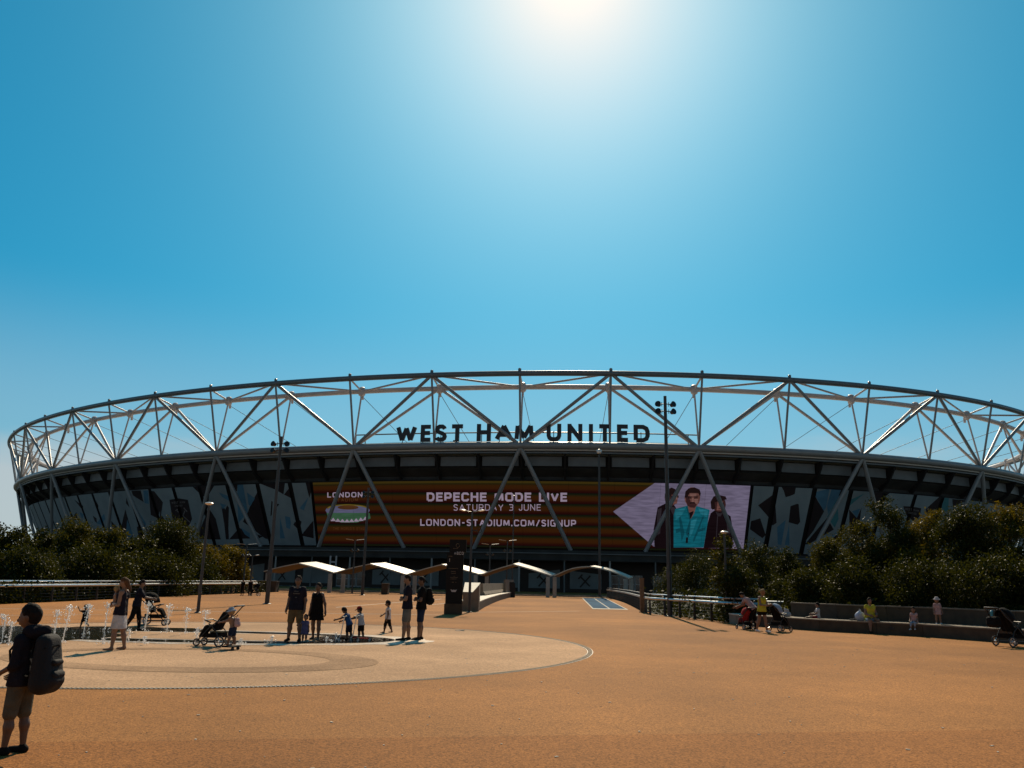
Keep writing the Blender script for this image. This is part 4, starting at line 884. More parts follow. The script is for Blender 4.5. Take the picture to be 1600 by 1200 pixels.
p = lerp(BL_[5], BL_[6], .35); b = MB(); b.box((0, 0, .25), (.14, .03, .10)); b.build('step_light', M_DARK, bench, loc=p + BO + Vector((-.01, -.015, 0)))

# ================================================================== lamp posts
M_REFL = mat('lamp_reflector', (0.40, 0.37, 0.32), 0.4)
def lamp_post(lbl, p, h, r, kind, grp='street lamps around the plaza'):
    t = empty('street_lamp', p, 0, lbl, 'street lamp', grp)
    b = MB(); b.tube([(0, 0, 0), (0, 0, h * .3), (0, 0, h)], [r * 1.15, r, r * .72], 12); b.build('pole', M_POLE, t, smooth=True)
    b = MB(); b.lathe([(r * 2.2, 0), (r * 2.2, .03), (r * 1.5, .06)], n=12); b.build('base_plate', M_POST, t)
    b = MB(); b.lathe([(r * 1.25, h * .17), (r * 1.28, h * .175), (r * 1.28, h * .19), (r * 1.2, h * .195)], n=12); b.build('collar', M_POST, t)
    if kind == 'spots':
        for dz in (-.62, -1.05):
            for sx in (-1, 1):
                hd = MB(); M = Matrix.Rotation(math.radians(78), 3, 'X') @ Matrix.Rotation(sx * .5, 3, 'Y'); c = Vector((sx * .42, -.12, h + dz + .1))
                hd.lathe([(.05, -.18), (.11, -.15), (.16, .03), (.185, .09), (.16, .10)], c, 14, M); o = hd.build('spotlight', M_POLE, t, smooth=True)
                gl = MB(); gl.lathe([(.15, .103), (.15, .108)], c, 14, M); gl.build('lens', M_GLASS, o)
                ar = MB(); ar.tube([(0, 0, h + dz + .16), (sx * .22, 0, h + dz + .14), (sx * .38, -.05, h + dz + .1)], .03, 8); ar.tube([(sx * .20, 0, h + dz), (sx * .20, 0, h + dz + .26)], .02, 6); ar.build('bracket', M_POLE, t)
    elif kind == 'disc':
        b = MB(); b.lathe([(.04, h - .04), (.17, h + .01), (.20, h + .05), (.15, h + .09), (.03, h + .11)], (0, 0, 0), 20); o = b.build('lamp_head', M_LAMPW, t, smooth=True)
    elif kind == 'globe':
        b = MB(); b.ball((0, 0, h + .12), (.34, .34, .34), 18, 10); b.build('lamp_head', M_LAMPW, t, smooth=True)
        b = MB(); b.lathe([(.10, h - .4), (.18, h - .15)], n=12); b.build('lamp_neck', M_POLE, t)
    elif kind == 'tee':
        for sx in (-1, 1):
            b = MB(); b.tube([(0, 0, h - .05), (sx * .4, 0, h + .02)], .03, 8); b.build('arm', M_POLE, t)
            b = MB(); b.lathe([(.05, -.04), (.20, -.01), (.22, .02), (.08, .06)], (sx * .5, 0, h + .04), 16, Matrix.Diagonal((1.0, .8, 1)) @ Matrix.Rotation(sx * -.12, 3, 'Y')); b.build('lamp_head', M_LAMPW, t, smooth=True)
    elif kind == 'wing':
        for sx in (-1, 1):
            b = MB(); M = Matrix.Rotation(-sx * .12, 3, 'Y'); b.box((sx * .6, -.1, h + .06), (.85, .4, .03), M @ Matrix.Rotation(sx * .12, 3, 'X')); b.build('reflector', M_REFL, t)
            b = MB(); b.lathe([(.10, -.2), (.16, .1)], (sx * .35, 0, h - 1.1), 10, Matrix.Rotation(.8 * sx, 3, 'Y')); b.build('spotlight', M_POLE, t)
    return t
def lp_at(xb, yb, xt, yt):
    p = gp(xb, yb); top = atd(xt, yt, p.y); return p, top.z
p, h = lp_at(1047, 963, 1042, 619); t = lamp_post('tall dark post with four spotlights rising in front of the screen portrait', p, h, .125, 'spots')
p, h = lp_at(417, 944, 437, 682); lamp_post('tall post with four spotlights left of the screen, beside the leftmost canopy', p, h, .125, 'spots')
p, h = lp_at(309, 958, 320, 788); lamp_post('slim lamp post with a flat disc head behind the toddler on the pushchair', p, h, .068, 'disc')
p, h = lp_at(1137, 972, 1134, 833); lamp_post('slim disc-headed lamp post by the end of the concrete bench', p, h, .068, 'disc')
p = atd(937, 927, 108); p.z = 0; h = atd(936, 707, 108).z; lamp_post('very tall thin post with a round pale lamp right of the screen lettering', p, h, .16, 'globe')
p, h = lp_at(566, 930, 573, 762); lamp_post('tall post with spotlights over the stadium picture on the screen', p, h, .14, 'spots')
p, h = lp_at(550, 927.5, 553, 844); lamp_post('short two-armed lamp post left of the tall spotlight post at the canopies', p, h, .09, 'wing')
p, h = lp_at(733, 957, 738, 799); t = lamp_post('two-headed lamp post with a camera loop just right of the dark signpost', p, h, .07, 'tee')
b = MB(); b.tube([(.42 + .13 * math.cos(q), 0, h - 1.05 + .13 * math.sin(q)) for q in np.linspace(0, 2 * PI, 17)[:-1]], .02, 6, closed=True); b.tube([(0, 0, h - 1.05), (.29, 0, h - 1.05)], .03, 6); b.build('loop', M_POLE, t)
for (x, yt, d, kd, lb) in ((766, 851, 100, 'wing', 'far two-winged lamp behind the concrete barriers'), (793, 845, 98, 'wing', 'far winged lamp with a bright tilted reflector above the barriers'), (803, 775, 106, 'disc', 'thin tall far post in front of the screen lettering'), (1101, 874, 96, 'tee', 'thin lamp beyond the right bridge railing'), (386, 851, 88, 'wing', 'far lamp with bright reflector at the edge of the left-hand trees'), (395, 868, 92, 'tee', 'low far lamp between the left-hand trees and the canopies')):
    q = atd(x, yt, d); lamp_post(lb, (q.x, d, 0), q.z, .09, kd)

# ================================================================== tall dark sign and concrete pieces left of the bridge
p = gp(707.5, 960); ts = empty('wayfinding_totem', p, 0, 'tall black direction sign on a concrete foot, with gate letters ABCD', 'sign')
W2 = 13.2 / FPX * p.y; Hh = atd(710, 843, p.y).z
b = MB(); b.box((0, .14, .26), (2 * W2 + .02, .34, .52)); b.build('foot', M_CONCD, ts)
b = MB(); b.box((.02, .14, .524 + (Hh * .83 - .524) / 2), (2 * W2 - .03, .26, Hh * .83 - .524)); b.build('panel', M_BLACKP, ts)
b = MB(); b.box((.14, .145, Hh * .83 + .002 + Hh * .085), (2 * W2 - .02, .24, Hh * .17)); b.build('upper_panel', M_BLACKP, ts)
def sign_text(s, x, z, h, wd, m):
    b = MB(); text_mesh(b, s, .2, .25, lambda u, v, d: Vector((x + u, .006 if z < Hh * .83 else .02, z + v)), h=h, width=wd); b.build('lettering', m, ts)
sign_text('ABCD', -.05, Hh * .80 - .02, .15, .50, M_SIGNT); sign_text('BRIDGE', -.33, Hh * .765, .05, .2, M_SIGNB); sign_text('1', -.30, Hh * .69, .19, .05, M_SIGNT)
b = MB()
for i, (x, z, wd) in enumerate(((-.05, .605, .5), (-.02, .565, .30), (-.02, .54, .28), (.0, .50, .04), (0, .485, .4), (0, .465, .34), (-.05, .42, .1), (.12, .42, .08), (.06, .875, .3))):
    for j in range(max(1, int(wd / .05))):                        # rows of lines too small to read
        b.add([(x - wd / 2 + j * .05, .0065 if z < .83 else .02, Hh * z), (x - wd / 2 + j * .05 + .032, .0065 if z < .83 else .02, Hh * z), (x - wd / 2 + j * .05 + .032, .0065 if z < .83 else .02, Hh * z + .028), (x - wd / 2 + j * .05, .0065 if z < .83 else .02, Hh * z + .028)], [(0, 1, 2, 3)])
b.build('small_print', M_SIGNB, ts)
b = MB(); z0 = Hh * .285; b.add([(x, .006, z0 + z) for x, z in ((-.16, .17), (-.10, .04), (.10, .04), (.17, .18), (.10, .12), (.06, .16), (.02, .12), (-.02, .16), (-.07, .12))], [(0, 1, 8), (1, 7, 8), (1, 6, 7), (1, 2, 6), (2, 5, 6), (2, 4, 5), (2, 3, 4)]); b.build('emblem', M_SIGNT, ts)
b = MB(); z0 = Hh * .92; b.tube([(.13 + .09 * math.cos(q), .018, z0 + .10 * math.sin(q)) for q in np.linspace(.6, 2 * PI - .0, 10)], .012, 5); b.build('emblem', M_SIGNB, ts)
# concrete block; sunlight on its sloping top painted in as pale faces
p = gp(735, 955); x0, x1 = gp(722, 955).x, gp(748, 955).x
zt = atd(735, 925, p.y).z; b = MB(); hw = (x1 - x0) / 2
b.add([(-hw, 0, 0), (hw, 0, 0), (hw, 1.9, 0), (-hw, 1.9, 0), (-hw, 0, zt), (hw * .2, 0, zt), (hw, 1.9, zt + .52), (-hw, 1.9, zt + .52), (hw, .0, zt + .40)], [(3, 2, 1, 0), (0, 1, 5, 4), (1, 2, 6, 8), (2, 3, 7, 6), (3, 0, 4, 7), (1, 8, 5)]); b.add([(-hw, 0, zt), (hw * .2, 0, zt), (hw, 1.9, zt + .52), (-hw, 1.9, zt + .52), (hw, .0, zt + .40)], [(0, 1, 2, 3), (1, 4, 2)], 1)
tag(b.build('concrete_block', [M_CONC, M_PALE], loc=((x0 + x1) / 2, p.y, 0)), 'concrete block with a sloped, painted-sunlit top beside the black sign', 'block')
# low parapet running onto the bridge
PL = [gp(749, 954), gp(757, 949), gp(768, 943.5), gp(780, 938.5), gp(792, 935), gp(800, 933)]
pr = empty('bridge_parapet', PL[0], 0, 'low dark parapet with a pale ledge curving onto the bridge', 'wall')
for i in range(len(PL) - 1):
    a, c = PL[i] - PL[0], PL[i + 1] - PL[0]; b = MB(); o = Vector((-1.3, .2, 0)); hz = .46
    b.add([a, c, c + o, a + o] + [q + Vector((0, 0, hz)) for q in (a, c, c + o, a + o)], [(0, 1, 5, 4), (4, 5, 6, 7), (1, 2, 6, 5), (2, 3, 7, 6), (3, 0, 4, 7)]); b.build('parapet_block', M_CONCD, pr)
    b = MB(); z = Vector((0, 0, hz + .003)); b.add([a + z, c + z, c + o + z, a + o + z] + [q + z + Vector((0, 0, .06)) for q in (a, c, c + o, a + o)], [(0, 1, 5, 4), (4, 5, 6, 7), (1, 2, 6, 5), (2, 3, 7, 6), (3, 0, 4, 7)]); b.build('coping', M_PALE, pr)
def barrier(a, c, h, lbl):
    a, c = Vector(a), Vector(c); d = (c - a); L_ = d.length; d.normalize(); n_ = Vector((-d.y, d.x, 0)); b = MB()
    prof = [(-.30, 0), (-.30, .12), (-.14, .35), (-.09, h), (.09, h), (.14, .35), (.30, .12), (.30, 0)]
    V = [Vector((0, 0, z)) + n_ * y for y, z in prof] + [d * L_ + Vector((0, 0, z)) + n_ * y for y, z in prof]; n = len(prof)
    b.add(V, [tuple(range(n)), tuple(range(2 * n - 1, n - 1, -1))] + [(i, (i + 1) % n, n + (i + 1) % n, n + i) for i in range(n)])
    tag(b.build('concrete_barrier', M_CONC, loc=a), lbl, 'barrier', 'concrete barriers by the bridge')
q = gp(752, 941); barrier((q.x, q.y, .5), (gp(785, 934).x, gp(785, 934).y + 3, .5), .95, 'near concrete barrier on the pale ledge of the bridge parapet')
q = gp(786, 935.5); barrier((q.x + .1, q.y + 5, .3), (q.x + 1.0, q.y + 11, .3), 1.55, 'taller far concrete barrier piece at the end of the parapet')
p = atd(796, 928, 92); b = MB(); b.box((0, 0, .75), (1.2, .5, 1.5)); b.box((0, -.02, 1.55), (1.0, .4, .1)); tag(b.build('utility_box', M_TURN, loc=(p.x, 92, 0)), 'dark cabinet at the far end of the concrete barriers', 'cabinet')

# ================================================================== trees
def tree(p, h, wd, n_leaf, leaf, mi, lbl, cat='tree', grp=None, trunk_h=.25, nm='tree', lob=7, low=.0, sparse=1.0, seed=0):
    rs = np.random.RandomState(seed); t = empty(nm, p, 0, lbl, cat, grp); b = MB(); hub = Vector((0, 0, h * trunk_h))
    b.tube([(0, 0, -.1), (.05, .03, h * trunk_h), (.0, .05, h * .6), (0, 0, h * .85)], [h * .022, h * .018, h * .011, .01], 7)
    cent = []
    for i in range(lob):
        a = rs.uniform(0, 2 * PI); q = rs.uniform(.15, 1) ** .6; zz = rs.uniform(low + .12, .90); ww = math.sin(PI * min(1, max(.16, (zz - low) / (1 - low) * .85 + .12))) ** .7
        r = wd * .5 * q * ww * .68; cent.append((r * math.cos(a), r * math.sin(a), zz * h, wd * rs.uniform(.12, .28)))
    cent.append((0, 0, h * .86, wd * .17)); cent.append((0, 0, h * .55, wd * .3))
    for i in range(9): a = rs.uniform(0, 2 * PI); q = wd * rs.uniform(.05, .42); cent.append((q * math.cos(a), q * math.sin(a), h * (1.0 - .45 * (q / wd * 2) ** 2) * rs.uniform(.86, 1.05), wd * rs.uniform(.045, .085)))
    for c in cent[:6]: b.tube([hub * rs.uniform(.6, 1.6), (c[0] * .5, c[1] * .5, c[2] * .8), c[:3]], [h * .010, h * .006, .006], 5)
    b.build('trunk', M_BARK, t, smooth=True)
    wts = np.array([c[3] ** 1.8 for c in cent]); wts /= wts.sum(); pick = rs.choice(len(cent), n_leaf, p=wts); C = np.array(cent)[pick]
    # leaves sit in small sprays near the shell of each bough
    nsp = max(8, n_leaf // 14); sp_l = rs.choice(len(cent), nsp, p=wts); dv = rs.normal(size=(nsp, 3)); dv /= np.linalg.norm(dv, axis=1)[:, None]
    sc_ = np.array(cent)[sp_l]; sp = sc_[:, :3] + dv * (sc_[:, 3] * rs.uniform(.45, 1.12, nsp) ** .8)[:, None] * np.array([1, 1, .9])
    idx = rs.randint(0, nsp, n_leaf); P = sp[idx] + rs.normal(size=(n_leaf, 3)) * wd * .038; P[:, 2] = np.maximum(P[:, 2], .04 + low * h * .6)
    a = rs.normal(size=(n_leaf, 3)); a[:, 2] -= .3; a /= np.linalg.norm(a, axis=1)[:, None]; c = np.cross(a, rs.normal(size=(n_leaf, 3))); c /= np.linalg.norm(c, axis=1)[:, None]
    s = leaf * rs.uniform(.6, 1.3, n_leaf)[:, None]; up = np.cross(a, c) * s * .12
    V = np.stack([P - a * s, P + c * s * .48 + up, P + a * s, P - c * s * .48 + up], 1).reshape(-1, 3)
    me = bpy.data.meshes.new('crown'); me.vertices.add(len(V)); me.vertices.foreach_set('co', V.ravel()); nl = n_leaf * 2
    F = (np.arange(n_leaf)[:, None] * 4 + np.array([0, 1, 2, 0, 2, 3])[None]).ravel().astype(np.int32)
    me.loops.add(len(F)); me.loops.foreach_set('vertex_index', F); me.polygons.add(nl); me.polygons.foreach_set('loop_start', np.arange(nl, dtype=np.int32) * 3)
    me.materials.append(M_LEAF[mi]); me.update(calc_edges=True); ta = me.attributes.new('tone', 'FLOAT', 'POINT'); ta.data.foreach_set('value', np.repeat(np.clip(rs.beta(1.0, 3.0, nsp)[idx] + rs.normal(size=n_leaf) * .06, 0, 1), 4).astype(np.float32)); link('crown', me, t); return t
TL_ = [ # left bank: px, distance, crown top, width px, leaf kind, label
    (6, 50, 827, 84, 0, 'broad dark tree at the left edge of the photo, behind the boy with the backpack'), (62, 53, 838, 66, 0, 'low dark tree right of the edge tree, under the end of the stadium ring'),
    (124, 58, 823, 82, 1, 'rounded olive tree with a light top, left of the woman in the white skirt'), (170, 62, 832, 62, 1, 'narrow olive tree behind the woman in the white skirt'), (214, 66, 843, 66, 0, 'dark low tree behind the standing pushchair'),
    (268, 70, 813, 76, 0, 'tallest dark tree of the left bank, under the emblem shield'), (322, 82, 857, 66, 2, 'bright bushy tree behind the slim disc lamp post'), (362, 86, 857, 52, 2, 'small light green tree at the right end of the left bank'),
    (36, 47, 872, 110, 0, 'dark spreading shrub just behind the left railing, near the boy'), (150, 52, 876, 120, 0, 'wide dark shrub behind the left railing, behind the running toddler'), (240, 60, 874, 100, 0, 'dark shrub behind the left railing, right of the pushchair hood'), (300, 70, 880, 90, 0, 'dark shrub at the foot of the disc lamp post, behind the railing')]
TL_ += [(-72, 50, 832, 90, 1, 'olive tree just outside the left edge of the photo'), (-160, 49, 826, 100, 0, 'dark tree beyond the left edge, second one out'), (-260, 47, 836, 110, 1, 'olive tree beyond the left edge, third one out'), (-380, 46, 830, 120, 0, 'dark tree beyond the left edge, farthest one out')]
for i, (x, d, yt, wp, mi, lb) in enumerate(TL_):
    d *= 1.13; q = atd(x, yt, d); wd = wp / FPX * d * 1.35; tree((q.x, d, -.1), q.z + .1, wd, 14000, .078 + .0005 * d, mi, lb, 'tree', 'trees behind the left railing', low=.0, lob=9, seed=i + 1)
TR_ = [(1086, 60, 868, 84, 0, 3200, 'dark leafy tree behind the slim lamp post, right of the bridge railing'), (1132, 42, 832, 62, 1, 1500, 'thin young tree with sparse leaves behind the disc lamp post'), (1050, 66, 890, 60, 0, 2400, 'small dark bush beside the tall four-spotlight post'), (1185, 46, 858, 92, 0, 3400, 'dark tree above the woman in the yellow top'),
    (1228, 48, 866, 76, 0, 3000, 'low dark tree between the yellow-top woman and the seated child'), (1290, 45, 842, 96, 1, 4600, 'mid-height olive tree above the seated child in white'), (1344, 43, 806, 92, 1, 5000, 'sloping dark tree left of the big tree'), (1388, 42, 784, 108, 0, 6500, 'biggest dark round tree on the right, in front of the wrap panels'),
    (1444, 40, 801, 100, 2, 6000, 'yellowish tree between the two dark round trees'), (1506, 37, 800, 118, 0, 6500, 'dark round tree left of the light tree at the right edge'), (1572, 40, 790, 100, 2, 6000, 'light green tree near the right edge, above the pushchair'), (1640, 38, 800, 110, 1, 5000, 'tree cut off by the right edge of the photo'),
    (1255, 39, 892, 100, 0, 4200, 'dark shrub behind the bright rail, above the seated child'), (1340, 37, 884, 120, 0, 4600, 'dark shrub above the seated woman in yellow'), (1430, 35, 880, 140, 0, 5200, 'wide dark shrub above the girls on the bench'), (1530, 33, 876, 150, 0, 5200, 'wide dark shrub above the pushchair at the right edge'), (1620, 32, 880, 130, 0, 4200, 'dark shrub at the right edge, behind the bench wall'), (1160, 41, 890, 90, 0, 3200, 'dark shrub behind the end block of the bench')]
TR_ += [(1740, 36, 806, 120, 0, 4000, 'dark tree beyond the right edge, nearest to the frame'), (1860, 36, 812, 130, 1, 3600, 'olive tree beyond the right edge, farthest out')]
for i, (x, d, yt, wp, mi, nl, lb) in enumerate(TR_):
    q = atd(x, yt, d); wd = wp / FPX * d * 1.05; tree((q.x, d, -.1), q.z + .1, wd, int(nl * 3.2), .062 if i != 1 else .062, mi, lb, 'tree', 'trees behind the bench wall', low=.0, lob=10 if i != 1 else 6, seed=40 + i)
# clipped planting along the top of the back wall
gl = offset_line(BL_[3:], 2.3); V, F = [], []
rs = np.random.RandomState(5)
for i in range(9000):
    k = rs.randint(0, len(gl) - 1); u = rs.rand(); p = lerp(gl[k], gl[k + 1], u); hh = .95 + .28 * rs.rand() ** 1.5; c = np.array([p.x, p.y + rs.uniform(-.15, .9), hh * rs.uniform(.75, 1.05)])
    a = rs.normal(size=3); a /= np.linalg.norm(a); d = np.cross(a, rs.normal(size=3)); d /= np.linalg.norm(d); s = .05; o = len(V); V += [tuple(c - a * s), tuple(c + d * s * .5), tuple(c + a * s), tuple(c - d * s * .5)]; F += [(o, o + 1, o + 2), (o, o + 2, o + 3)]
b = MB(); b.v = V; b.f = F; b.m = [0] * len(F); tag(b.build('ground_cover', M_LEAF[1]), kind='stuff')
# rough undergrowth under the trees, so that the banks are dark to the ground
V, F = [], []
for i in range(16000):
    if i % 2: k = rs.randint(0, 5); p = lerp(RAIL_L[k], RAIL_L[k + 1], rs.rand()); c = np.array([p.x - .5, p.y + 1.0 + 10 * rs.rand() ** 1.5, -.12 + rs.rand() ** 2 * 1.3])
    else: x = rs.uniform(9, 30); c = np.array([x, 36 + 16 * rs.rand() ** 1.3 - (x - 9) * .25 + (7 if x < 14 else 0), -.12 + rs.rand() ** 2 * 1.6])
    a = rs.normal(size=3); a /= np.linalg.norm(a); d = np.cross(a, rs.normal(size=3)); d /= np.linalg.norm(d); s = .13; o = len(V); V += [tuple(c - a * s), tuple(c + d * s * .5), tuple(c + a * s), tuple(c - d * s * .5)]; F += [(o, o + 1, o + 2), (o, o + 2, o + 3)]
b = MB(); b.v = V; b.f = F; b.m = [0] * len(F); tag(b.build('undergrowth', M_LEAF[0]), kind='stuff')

# far-off woodland closing the horizon either side of the stadium
V, F = [], []; rs = np.random.RandomState(11)
for i in range(26000):
    sd_ = -1 if i % 2 else 1; a = sd_ * (0.62 + 1.0 * rs.rand()); dd = rs.uniform(300, 360); x, y = dd * math.sin(a), dd * math.cos(a); top = 7.5 + 2.5 * math.sin(a * 31) + 1.8 * math.sin(a * 83 + 1) + 1.2 * math.sin(a * 190)
    c = np.array([x, y, top * rs.rand() ** .6]); q = rs.normal(size=3); q /= np.linalg.norm(q); e = np.cross(q, rs.normal(size=3)); e /= np.linalg.norm(e); s = .9; o = len(V); V += [tuple(c - q * s), tuple(c + e * s * .6), tuple(c + q * s), tuple(c - e * s * .6)]; F += [(o, o + 1, o + 2), (o, o + 2, o + 3)]
b = MB(); b.v = V; b.f = F; b.m = [0] * len(F); tag(b.build('distant_woodland', M_LEAF[0]), kind='stuff')

# ================================================================== fountain jets
def water_mat():
    m = bpy.data.materials.new('jet_water'); m.use_nodes = True; n = m.node_tree.nodes; L = m.node_tree.links; n.clear()
    o = n.new('ShaderNodeOutputMaterial'); t = n.new('ShaderNodeBsdfTransparent'); g_ = n.new('ShaderNodeBsdfGlossy'); g_.inputs['Roughness'].default_value = .25; tl = n.new('ShaderNodeBsdfTranslucent'); tl.inputs[0].default_value = (.9, .9, .9, 1)
    df = n.new('ShaderNodeBsdfDiffuse'); df.inputs[0].default_value = (.85, .87, .9, 1)
    a = n.new('ShaderNodeMixShader'); a.inputs[0].default_value = .45; b_ = n.new('ShaderNodeMixShader'); b_.inputs[0].default_value = .35; c = n.new('ShaderNodeMixShader'); c.inputs[0].default_value = .42
    L.new(tl.outputs[0], a.inputs[1]); L.new(df.outputs[0], a.inputs[2]); L.new(a.outputs[0], b_.inputs[1]); L.new(g_.outputs[0], b_.inputs[2]); L.new(t.outputs[0], c.inputs[1]); L.new(b_.outputs[0], c.inputs[2]); L.new(c.outputs[0], o.inputs[0]); return m
M_JET = water_mat()
JETS = [(13, 1010, 972, 0, 'at the left edge, in front of the boy'), (3, 1000, 962, 0, 'cut by the left edge of the photo'), (50, 1012, 976, 0, 'behind the boy with the backpack'), (83, 1004, 957, 1, 'thick, just right of the boy'), (101, 1006, 949, 10, 'tall and slanting, right of the boy'), (133, 994, 947, 7, 'in front of the running toddler'),
        (164, 986, 944, 1, 'right of the running toddler'), (200, 1006, 985, 0, 'low, at the right of the white skirt'), (228, 988, 942, 5, 'in front of the pushchair wheels'), (260, 990, 946, 0, 'just right of the pushchair'), (289, 992, 951, 0, 'right of the standing pushchair, second along'), (318, 992, 955, 0, 'under the slim disc lamp post'),
        (306, 1008, 983, 0, 'low, left of the toddler on the pushchair'), (376, 1008, 999, 0, 'low, right of the toddler on the pushchair'), (425, 1004, 996, 0, 'tiny, left of the man in shorts'), (510, 1005, 996, 0, 'small, left of the blue-shirt child'), (524, 1004, 990, 0, 'small and thick beside the scooter'), (225, 1008, 996, 0, 'tiny, in front of the standing pushchair'), (160, 1008, 1000, 0, 'tiny, left of the woman in the white skirt')]
for i, (x, yb, yt, sl, lb) in enumerate(JETS):
    rs = np.random.RandomState(200 + i); p = gp(x - (sl if sl < 8 else 8) * .5, yb); h = max(.14, atd(x, yt, p.y).z); lean = sl * .5 / FPX * p.y; b = MB(); n = 12
    P = [(lean * u + rs.normal() * .006, rs.normal() * .006, h * u) for u in np.linspace(0, 1, n)]
    b.tube(P, [.011 + .004 * rs.rand() + .009 * u ** 4 for u in np.linspace(0, 1, n)], 6)
    for j in range(int(25 + 150 * h)):
        u = rs.uniform(.0, 1) ** .6; s = .02 + .075 * u * u * min(1, h); c = (lean * u + rs.normal() * s, rs.normal() * s, max(.02, h * (u + rs.normal() * .03))); b.ball(c, rs.uniform(.004, .009 + .009 * u), 5, 4)
    for j in range(int(5 + 9 * h)): b.ball((lean + rs.normal() * .05, rs.normal() * .05, h + rs.uniform(-.10, .03)), rs.uniform(.015, .032) * min(1, h * 1.6), 6, 5)
    for j in range(10): b.ball((rs.normal() * .12, rs.normal() * .12, .02 + abs(rs.normal()) * .03), rs.uniform(.008, .025), 5, 4)
    tag(b.build('fountain_jet', M_JET, smooth='all', loc=(p.x, p.y, .02)), 'white water jet ' + lb, 'fountain jet', 'jets of the ground fountain')
# ================================================================== PEOPLE
def cloth(name, col, rough=.9, var=.22): return mat(name, col, rough, 0, var, 9, .9, 9, spec=.12, bdist=.05)
K = dict(navy=cloth('navy_cotton', (.013, .012, .020)), black=cloth('black_cotton', (.008, .007, .007)), khaki=cloth('khaki_cotton', (.13, .088, .045)), white=cloth('white_cotton', (.48, .44, .44)), grey=cloth('grey_cotton', (.13, .12, .11)),
         blue=cloth('blue_cotton', (.018, .06, .16)), dblue=cloth('denim', (.014, .022, .05)), yellow=cloth('yellow_cotton', (.48, .42, .04)), lilac=cloth('lilac_cotton', (.07, .075, .17)), pink=cloth('pink_cotton', (.42, .27, .27)), red=cloth('red_cotton', (.30, .022, .026)),
         olive=cloth('olive_cotton', (.095, .080, .056)), hoody=cloth('dark_hoody', (.016, .014, .019)), lblue=cloth('light_denim', (.28, .34, .42)), sleeve=cloth('grey_sleeve', (.14, .14, .13)))
HAIR = dict(dark=mat('hair_dark', (.014, .009, .007), .75, 0, .4, 30, .8, 40, spec=.12), brown=mat('hair_brown', (.10, .045, .02), .75, 0, .4, 30, .8, 40, spec=.12), fair=mat('hair_fair', (.26, .17, .08), .75, 0, .4, 30, .8, 40, spec=.12))
M_SHOE = mat('shoe_dark', (.012, .010, .009), .8, spec=.1); M_SHOEW = mat('shoe_white', (.55, .55, .56), .6); M_EYE = mat('eye', (.02, .015, .012), .2)
v3 = lambda *a: np.array(a, float)
def rotx(v, a): c, s = math.cos(a), math.sin(a); return v3(v[0], c * v[1] - s * v[2], s * v[1] + c * v[2])
def nrm(v): v = np.asarray(v, float); return v / max(1e-9, np.linalg.norm(v))
